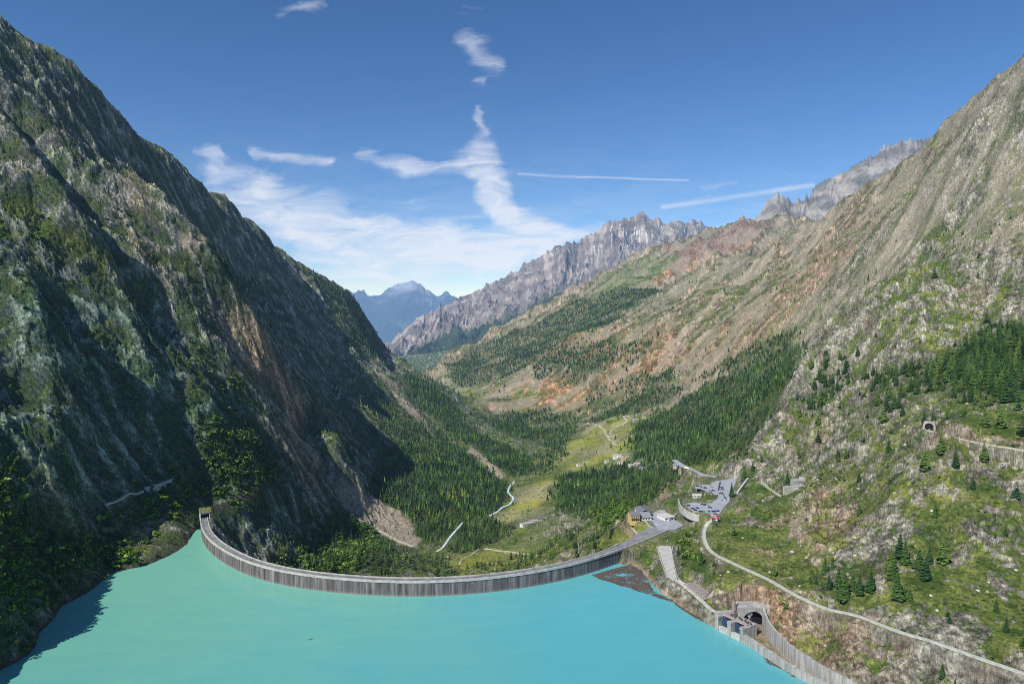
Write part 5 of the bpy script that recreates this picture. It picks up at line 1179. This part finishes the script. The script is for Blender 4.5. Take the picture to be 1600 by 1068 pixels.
MB().box(-14, 8, -1, 0, -4, 6).build('front_wall', M_CONC, cr_); MB().box(8, 9.2, -8, 2, -5, 7).box(2, 3, -6, 0, -4, 4).build('buttress', M_CONC, cr_); MB().box(3, 13, 0, 10, -2, 11).build('block', M_CONC2, cr_); MB().box(13, 17, 2, 8, 2, 13).build('upper_block', M_CONC, cr_)
for i, (px, py, lab) in enumerate([(1574, 462, 'left snow fence on the skyline meadow at the right'), (1590, 461, 'right snow fence on the skyline meadow at the right')]):
    p = march(H, px, py)
    if p is None: continue
    s2 = thing('snow_fence', lab, 'fence', p, .1); m_ = MB()
    for k in range(6): m_.bar((-6+k*2.4, 0, -.5), (-6+k*2.4, 0, 3), .14, 4)
    m_.build('posts', M_BARK, s2); m_ = MB()
    for k in range(5): m_.box(-6.3, 6.3, -.08, .08, .5+k*.55, .75+k*.55)
    m_.build('rails', M_BARK, s2)
# ------------------------------------------------------------------ vegetation
def conifer_crown(seed, levels=15, br=9, spread=.17, fine=True):
    rg = np.random.default_rng(seed); V = []; Fc = []; Cc = []
    for i in range(levels):
        t = i/(levels-1); z = .10+.86*t; r = spread*(1-t)**.8*(.8+.4*rg.random())+.012
        nb = max(4, int(br*(1-t*.45)))
        for k in range(nb):
            a = 2*pi*(k+rg.random()*.7)/nb+i*1.3; rl = r*(.65+.55*rg.random()); dz = -.25*rl-.01; wd_ = (.30+.15*rg.random())*rl+.008
            d = np.array([cos(a), sin(a), 0]); s_ = np.array([-sin(a), cos(a), 0]); o = np.array([0, 0, z])
            o_ = len(V); mid = o+d*rl*.55+np.array([0, 0, dz*.3])
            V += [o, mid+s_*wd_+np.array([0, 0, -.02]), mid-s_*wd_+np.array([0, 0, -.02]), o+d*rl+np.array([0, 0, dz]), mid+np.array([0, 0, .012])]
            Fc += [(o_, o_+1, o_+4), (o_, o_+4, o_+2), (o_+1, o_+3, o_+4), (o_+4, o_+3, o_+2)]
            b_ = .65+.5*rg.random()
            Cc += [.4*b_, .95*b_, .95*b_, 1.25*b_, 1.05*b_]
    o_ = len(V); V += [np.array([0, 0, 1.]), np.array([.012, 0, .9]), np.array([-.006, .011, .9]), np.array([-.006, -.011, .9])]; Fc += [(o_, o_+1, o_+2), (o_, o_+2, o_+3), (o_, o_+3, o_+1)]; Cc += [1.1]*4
    return np.array(V), np.array(Fc), np.array(Cc)
def cone_tree(seed, layers=3, sides=6, spread=.17):
    rg = np.random.default_rng(seed); V = []; Fc = []; Cc = []
    for l in range(layers):
        z0 = .04+.86*l/layers; z1 = min(1., z0+1.25/layers+.06) if l < layers-1 else 1.; r = spread*(1-l/(layers+.25))
        o_ = len(V); V.append((0, 0, z1)); Cc.append(1.1)
        for k in range(sides):
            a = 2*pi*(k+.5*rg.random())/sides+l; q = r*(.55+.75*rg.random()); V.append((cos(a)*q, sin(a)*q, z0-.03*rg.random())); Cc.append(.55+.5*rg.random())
        for k in range(sides): Fc.append((o_, o_+1+k, o_+1+(k+1) % sides))
    return np.array(V, float), np.array(Fc), np.array(Cc)
def leaf_clump(seed, n_=46, flat=.7):
    rg = np.random.default_rng(seed); V = []; Fc = []; Cc = []
    cs = rg.normal(size=(5, 3))*[.28, .28, .16]+[0, 0, .45]
    for i in range(n_):
        c = cs[i % 5]; d = rg.normal(size=3); d /= np.linalg.norm(d); p = c+d*[.30, .30, .26]*(.7+.35*rg.random()); p[2] = max(p[2], .02)
        n_v = d+rg.normal(size=3)*.5; n_v /= np.linalg.norm(n_v); u = np.cross(n_v, (0, 0, 1.)); u /= np.linalg.norm(u)+1e-6; w_ = np.cross(n_v, u); s_ = .12+.09*rg.random()
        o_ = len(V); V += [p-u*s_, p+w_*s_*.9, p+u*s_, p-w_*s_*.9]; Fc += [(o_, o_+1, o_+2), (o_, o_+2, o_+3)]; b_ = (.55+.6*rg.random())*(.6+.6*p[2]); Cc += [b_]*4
    return np.array(V), np.array(Fc), np.array(Cc)
def merged(name, variants, pos, hgt, wid, colr, mat, label, cat, bend=0):
    vs = []; fs = []; cs = []; off = 0; vi = rng.integers(0, len(variants), len(pos)); rot = rng.random(len(pos))*2*pi
    for k, (V, Fq, Cq) in enumerate(variants):
        m = vi == k; n_ = m.sum()
        if not n_: continue
        ca, sa = np.cos(rot[m])[:, None], np.sin(rot[m])[:, None]
        X = (V[None, :, 0]*ca-V[None, :, 1]*sa)*wid[m][:, None]; Y = (V[None, :, 0]*sa+V[None, :, 1]*ca)*wid[m][:, None]; Z = V[None, :, 2]*hgt[m][:, None]
        q = np.stack([X+pos[m][:, 0:1], Y+pos[m][:, 1:2], Z+pos[m][:, 2:3]], -1); vs.append(q.reshape(-1, 3))
        fs.append((Fq[None]+(np.arange(n_)*len(V))[:, None, None]+off).reshape(-1, 3)); off += n_*len(V)
        cs.append((colr[m][:, None, :]*Cq[None, :, None]).reshape(-1, 3))
    o = raw_mesh(name, np.concatenate(vs), np.concatenate(fs), mat, np.concatenate(cs)); tag(o, label, cat, kind='stuff'); print(name, len(pos), off); return o
VMAXG = np.maximum.accumulate((hh-CZ)/rr[None], 1)
def horizon(x, y):
    """elevation slope of the terrain in front of the point"""
    t = x/y; i = np.clip(np.searchsorted(ta, t), 1, NC-1); j = np.clip(np.searchsorted(rr, y*.985)-1, 0, len(rr)-1); return VMAXG[i, j]
def candidates(x0, x1, y0, y1, step):
    X, Y = np.meshgrid(np.arange(x0, x1, step), np.arange(y0, y1, step)); X = X+rng.uniform(-.48, .48, X.shape)*step; Y = Y+rng.uniform(-.48, .48, X.shape)*step
    X = X.ravel(); Y = Y.ravel(); m = np.abs(X/Y) < .95; return X[m], Y[m]
def near_line(x, y):
    bad = np.zeros(x.shape, bool)
    for nm, (pl, w_) in ROADS.items():
        m = (x > pl[:, 0].min()-8) & (x < pl[:, 0].max()+8) & (y > pl[:, 1].min()-8) & (y < pl[:, 1].max()+8)
        if m.any():
            d, _ = seg_dist(x[m], y[m], pl); bad[m] |= d < w_/2+2
    for o in bpy.data.objects:
        if o.get('kind') == 'structure' and o.name.split('.')[0] in ('path', 'river'):
            co = np.zeros(len(o.data.vertices)*3); o.data.vertices.foreach_get('co', co); co = co.reshape(-1, 5, 3)[:, 1]
            m = (x > co[:, 0].min()-6) & (x < co[:, 0].max()+6) & (y > co[:, 1].min()-6) & (y < co[:, 1].max()+6)
            if m.any():
                d, _ = seg_dist(x[m], y[m], co); bad[m] |= d < 5.5
    for o in bpy.data.objects:
        if o.type == 'EMPTY' and o.get('category') in ('house', 'building', 'barn', 'hut', 'kiosk', 'ruin', 'tunnel portal', 'tunnel', 'dam gate'):
            p = o.location; r_ = 22 if o.name.startswith(('yellow', 'road_tunnel')) else 13
            ye = o.name.startswith('yellow'); cy = p[1]-r_*.6; bad |= np.hypot(x-p[0]-(12 if ye else 0), y-cy-(12 if ye else 0)) < r_
    return bad
def ok_ground(x, y, z):
    ins = (x > LX0) & (x < LX1-2) & (y > LY0) & (y < LY1-2); wp = np.where(ins, _lk(LW, x, y), 0)
    # nothing inside the dam body or on the lake side of it
    d, _ = seg_dist(x, y, dam+nL*8)
    inl = (z < 1.5) & (y < np.interp(x, dam[:, 0], dam[:, 1])+3) & (y < 850)
    return (wp < .25) & (d > 15) & ~inl & ~near_line(x, y)
def gather(x0, x1, y0, y1, step, dens, hmin=8, hmax=16):
    x, y = candidates(x0, x1, y0, y1, step); kw = 22+40*sstep(1200, 2600, y); wx = x+kw*fbm(x, y, 60+.03*y, 4, s=301); wy = y+kw*fbm(x, y, 60+.03*y, 4, s=305)
    p = dens(x, y, wx, wy); k = rng.random(len(x)) < p; x, y = x[k], y[k]; z = H(x, y); hg = hmin+(hmax-hmin)*rng.random(len(x))**1.3
    k = ((z+hg-CZ)/y > horizon(x, y)-.012) & ok_ground(x, y, z); return np.c_[x[k], y[k], z[k]-.4], hg[k]
def d_forest(x, y, wx, wy):
    f = np.clip(mk(FOREST, wx, wy), 0, 1); fr_ = sstep(1600, 2600, y); n_ = fbm(x, y, 55, 4, .6, s=311)*(1-fr_)+fr_*fbm(x+y*.3, y, 230, 6, .65, s=315)*1.5; sl = bil(SLOPE, x, y)
    p = np.clip(f*1.25+n_*1.5*(f > .05)*(1.25-f)-.16, 0, 1)
    bare = np.clip(mk(SCREE, wx, wy)*1.5, 0, 1); p = p*(1-bare)
    L = np.clip(-side(x, y), 0, 1)
    bg_ = (.028+.13*L*sstep(1.8, .9, sl)*(y < 3000))*sstep(-.05, .35, fbm(x, y, 90, 4, .6, s=321))
    bg_ = bg_*(bil(BG, x, y) < 430)
    return np.maximum(p, bg_*1.4)
PA, HA = gather(-900, 900, 330, 1250, 5.6, d_forest, 6, 15)
_k = (PA[:, 0] > 330) & (PA[:, 1] < 1050); HA[_k] *= 1.4
PB, HB = gather(-1100, 1300, 1250, 2400, 7.0, d_forest, 7, 17)
PC, HC = gather(-1000, 1600, 2400, 5400, 10.5, d_forest, 11, 19)
hand = [(1392,895,42),(1406,872,42),(1402,934,42),(1436,888,36),(1446,906,40),(1474,880,48),(1289,896,28),(1301,890,22),(1310,916,36),(1320,938,50),(1295,920,28),(1343,930,36),(1360,924,38),(1252,910,10),(1266,910,12),(1275,912,14),(1282,914,14),(1343,804,18),(1520,764,26),(1470,708,38),(1445,734,38),(1493,730,36),(1537,720,34),(1539,666,34),(1564,668,40),(1342,752,20),(1318,750,12),(1230,754,20),(1322,714,20),(1422,936,20),(1571,836,16),(1555,840,10),(1597,680,40),(1380,660,32),(1410,650,24),(1143,776,24),(1163,750,22),(1396,906,34),(1414,880,40),(1452,880,30),(1312,930,26),(1333,922,30),(1060,868,18),(1066,862,14),(1115,898,12),(1521,605,40),(1540,600,44),(1500,590,36),(1480,596,34),(1463,604,38),(1446,600,30),(1560,596,44),(1580,590,40),(1590,640,44),(1570,630,40),(1385,640,30),(1372,632,26),(1420,610,28),(1350,590,24),(1364,586,22),(1312,560,16),(1322,575,20),(1300,600,18),(1284,596,20),(1272,606,20),(1340,556,18),(1500,560,30),(1520,545,36),(1545,540,36),(1575,545,38),(1596,560,44),(1190,722,14),(1176,735,16)]
PH = []; HH = []
for px, py, hp in hand:
    p = march(H, px, py, n=3000)
    if p is None: continue
    h_ = hp/F*math.hypot(p[1], CZ-p[2])*1.02
    if h_ > 26: h_ = 26
    PH.append((p[0], p[1], p[2]-.3)); HH.append(h_)
PH = np.array(PH); HH = np.array(HH)
Pall = np.concatenate([PH, PA]); Hall = np.concatenate([HH, HA])
pix = Hall/np.hypot(Pall[:, 1], 0)*F; pix[:len(PH)] += 30
pix[(np.abs(Pall[:, 0]/Pall[:, 1]) > .745)] = 0     # outside the frame
order = np.argsort(-pix); big = order[:300]; rest = order[300:]
CONI = np.array([[.034, .076, .022], [.052, .100, .026], [.088, .140, .034], [.028, .062, .026]])
def tree_cols(n_, pos=None):
    c = CONI[rng.integers(0, 4, n_)]*(.45+1.1*rng.random((n_, 1)))
    if pos is not None: c = c*(.6+.85*sstep(-.3, .4, fbm(pos[:, 0], pos[:, 1], 60, 4, .65, s=361)))[:, None]*(1+np.outer(sstep(.1, .5, fbm(pos[:, 0], pos[:, 1], 90, 3, s=365)), [.5, .15, 0.]))
    return c
# individual conifers: three crown shapes share their meshes
protos = []
for k in range(5):
    V, Fq, Cq = conifer_crown(900+k, 17, 11, .165+.02*(k % 3))
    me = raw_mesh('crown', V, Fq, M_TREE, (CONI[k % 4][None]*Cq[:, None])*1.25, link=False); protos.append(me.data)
    bpy.data.objects.remove(me)
mt = MB(); mt.bar((0, 0, -.03), (0, 0, .93), .016, 7, .003); tk = mt.build('trunk', M_BARK); trunk_me = tk.data; bpy.data.objects.remove(tk)
def zone(x, y, z):
    if y > 560 and x < -120 and y < 1250 and x > -420 and z < 0: return 'slender dark conifer in the wood at the foot of the left cliffs', 'conifers at the foot of the left cliffs'
    if x < -120: return 'small dark conifer clinging to the steep left mountainside above the lake', 'conifers on the left mountainside'
    if x < 120 and z < 20: return 'dark conifer in the wood just behind the dam', 'conifers behind the dam'
    if y < 620: return 'tall dark conifer on the rocky slope above the lake road', 'conifers above the lake road'
    if y < 760: return 'dark conifer around the road tunnel on the right hillside', 'conifers near the cliff tunnel'
    if x < 300: return 'dark conifer on the slope beside the car park and houses', 'conifers beside the car park'
    return 'dark conifer high on the grassy right hillside', 'conifers high on the right hillside'
for i in big:
    x, y, z = Pall[i]; h_ = Hall[i]; lab, grp = zone(x, y, z)
    e_ = thing('conifer', lab, 'tree', (x, y, z), random.uniform(0, 6.28), grp); w_ = h_*random.uniform(.95, 1.3); e_.scale = (w_, w_, h_)
    c = bpy.data.objects.new('crown', random.choice(protos)); COL.objects.link(c); c.parent = e_
    t = bpy.data.objects.new('trunk', trunk_me); COL.objects.link(t); t.parent = e_
midv = [conifer_crown(700+k, 9, 6, .18) for k in range(5)]
lowv = [cone_tree(800+k, 3, 6, .19) for k in range(6)]; tinyv = [cone_tree(850+k, 2, 5, .20) for k in range(4)]
Pr, Hr = Pall[rest], Hall[rest]
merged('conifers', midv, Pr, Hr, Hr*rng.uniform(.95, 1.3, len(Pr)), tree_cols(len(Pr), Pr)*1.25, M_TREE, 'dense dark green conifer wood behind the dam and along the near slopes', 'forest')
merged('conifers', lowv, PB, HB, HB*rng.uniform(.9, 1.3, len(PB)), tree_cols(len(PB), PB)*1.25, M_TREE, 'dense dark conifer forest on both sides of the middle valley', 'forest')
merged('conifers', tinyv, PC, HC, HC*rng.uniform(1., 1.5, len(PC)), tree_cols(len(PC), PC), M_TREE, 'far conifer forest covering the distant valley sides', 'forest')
# broadleaf thickets
def d_broad(x, y, wx, wy):
    b_ = np.clip(mk(BROAD, wx, wy), 0, 1); b_ = b_*(1-np.clip(mk(SCREE, wx, wy)*1.5, 0, 1))*(1-.9*np.clip(mk(PINK, wx, wy), 0, 1)); return np.clip(b_*1.5-.25+.8*fbm(x, y, 30, 4, .6, s=331)*(b_ > .05), 0, 1)
PD, HD = gather(-700, 300, 330, 1300, 4.2, d_broad, 2.5, 6.5)
clumps = [leaf_clump(600+k) for k in range(8)]
gc = np.array([[.11, .21, .028], [.16, .28, .04], [.22, .32, .05], [.065, .13, .025]])[rng.integers(0, 4, len(PD))]*(.8+.5*rng.random((len(PD), 1)))
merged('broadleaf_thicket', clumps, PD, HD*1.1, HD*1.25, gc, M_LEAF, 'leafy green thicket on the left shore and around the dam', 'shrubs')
# low scrub on the slopes
def d_scrub(x, y, wx, wy):
    n_ = fbm(x, y, 45, 5, .65, s=341); sl = bil(SLOPE, x, y); L = np.clip(-side(x, y), 0, 1)
    return np.clip(sstep(.0, .3, n_)*(.55+.2*L)+.04, 0, 1)*sstep(1.6+.8*L, .8+.5*L, sl)
PE, HE = gather(-900, 800, 330, 1900, 6.5, d_scrub, .8, 2.8)
sv = [leaf_clump(650+k, 22) for k in range(6)]
gc = np.array([[.045, .09, .02], [.07, .12, .022], [.14, .19, .04]])[rng.integers(0, 3, len(PE))]*(.8+.4*rng.random((len(PE), 1)))
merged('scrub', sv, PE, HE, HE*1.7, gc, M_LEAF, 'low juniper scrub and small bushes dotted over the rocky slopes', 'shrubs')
# boulders
def rockv(seed):
    rg = np.random.default_rng(seed); V = []; 
    for z, r, n_ in ((0, 1, 7), (.45, .85, 7), (.8, .45, 5)):
        for k in range(n_): a = 2*pi*k/n_+rg.random()*.4; q = r*(.6+.5*rg.random()); V.append((cos(a)*q, sin(a)*q*.8, z*(.8+.3*rg.random())))
    V = np.array(V); b_ = bmesh.new(); vs_ = [b_.verts.new(v_) for v_ in V]; bmesh.ops.convex_hull(b_, input=vs_); bmesh.ops.triangulate(b_, faces=b_.faces[:]); b_.verts.index_update()
    V = np.array([v_.co[:] for v_ in b_.verts]); Fq = np.array([[v_.index for v_ in f_.verts] for f_ in b_.faces]); b_.free(); return V, Fq, np.full(len(V), 1.)
def d_rock(x, y, wx, wy):
    return np.clip(sstep(.1, .4, fbm(x, y, 40, 4, .6, s=351))*.35+.04, 0, 1)*(1-np.clip(mk(FOREST, wx, wy), 0, 1))*sstep(-.2, .3, side(x, y))
PF, HF = gather(-150, 800, 330, 1200, 6., d_rock, .4, 2.2)
M_BLD = attr_mat('boulder_rock', var=.3, nscale=.6, bump=.3, bscale=1.2)
gc = np.array([[.38, .34, .27], [.50, .46, .38], [.30, .26, .21]])[rng.integers(0, 3, len(PF))]
merged('boulders', [rockv(k) for k in range(6)], PF, HF, HF*1.1, gc, M_BLD, 'pale boulders strewn over the right hillside', 'rocks')
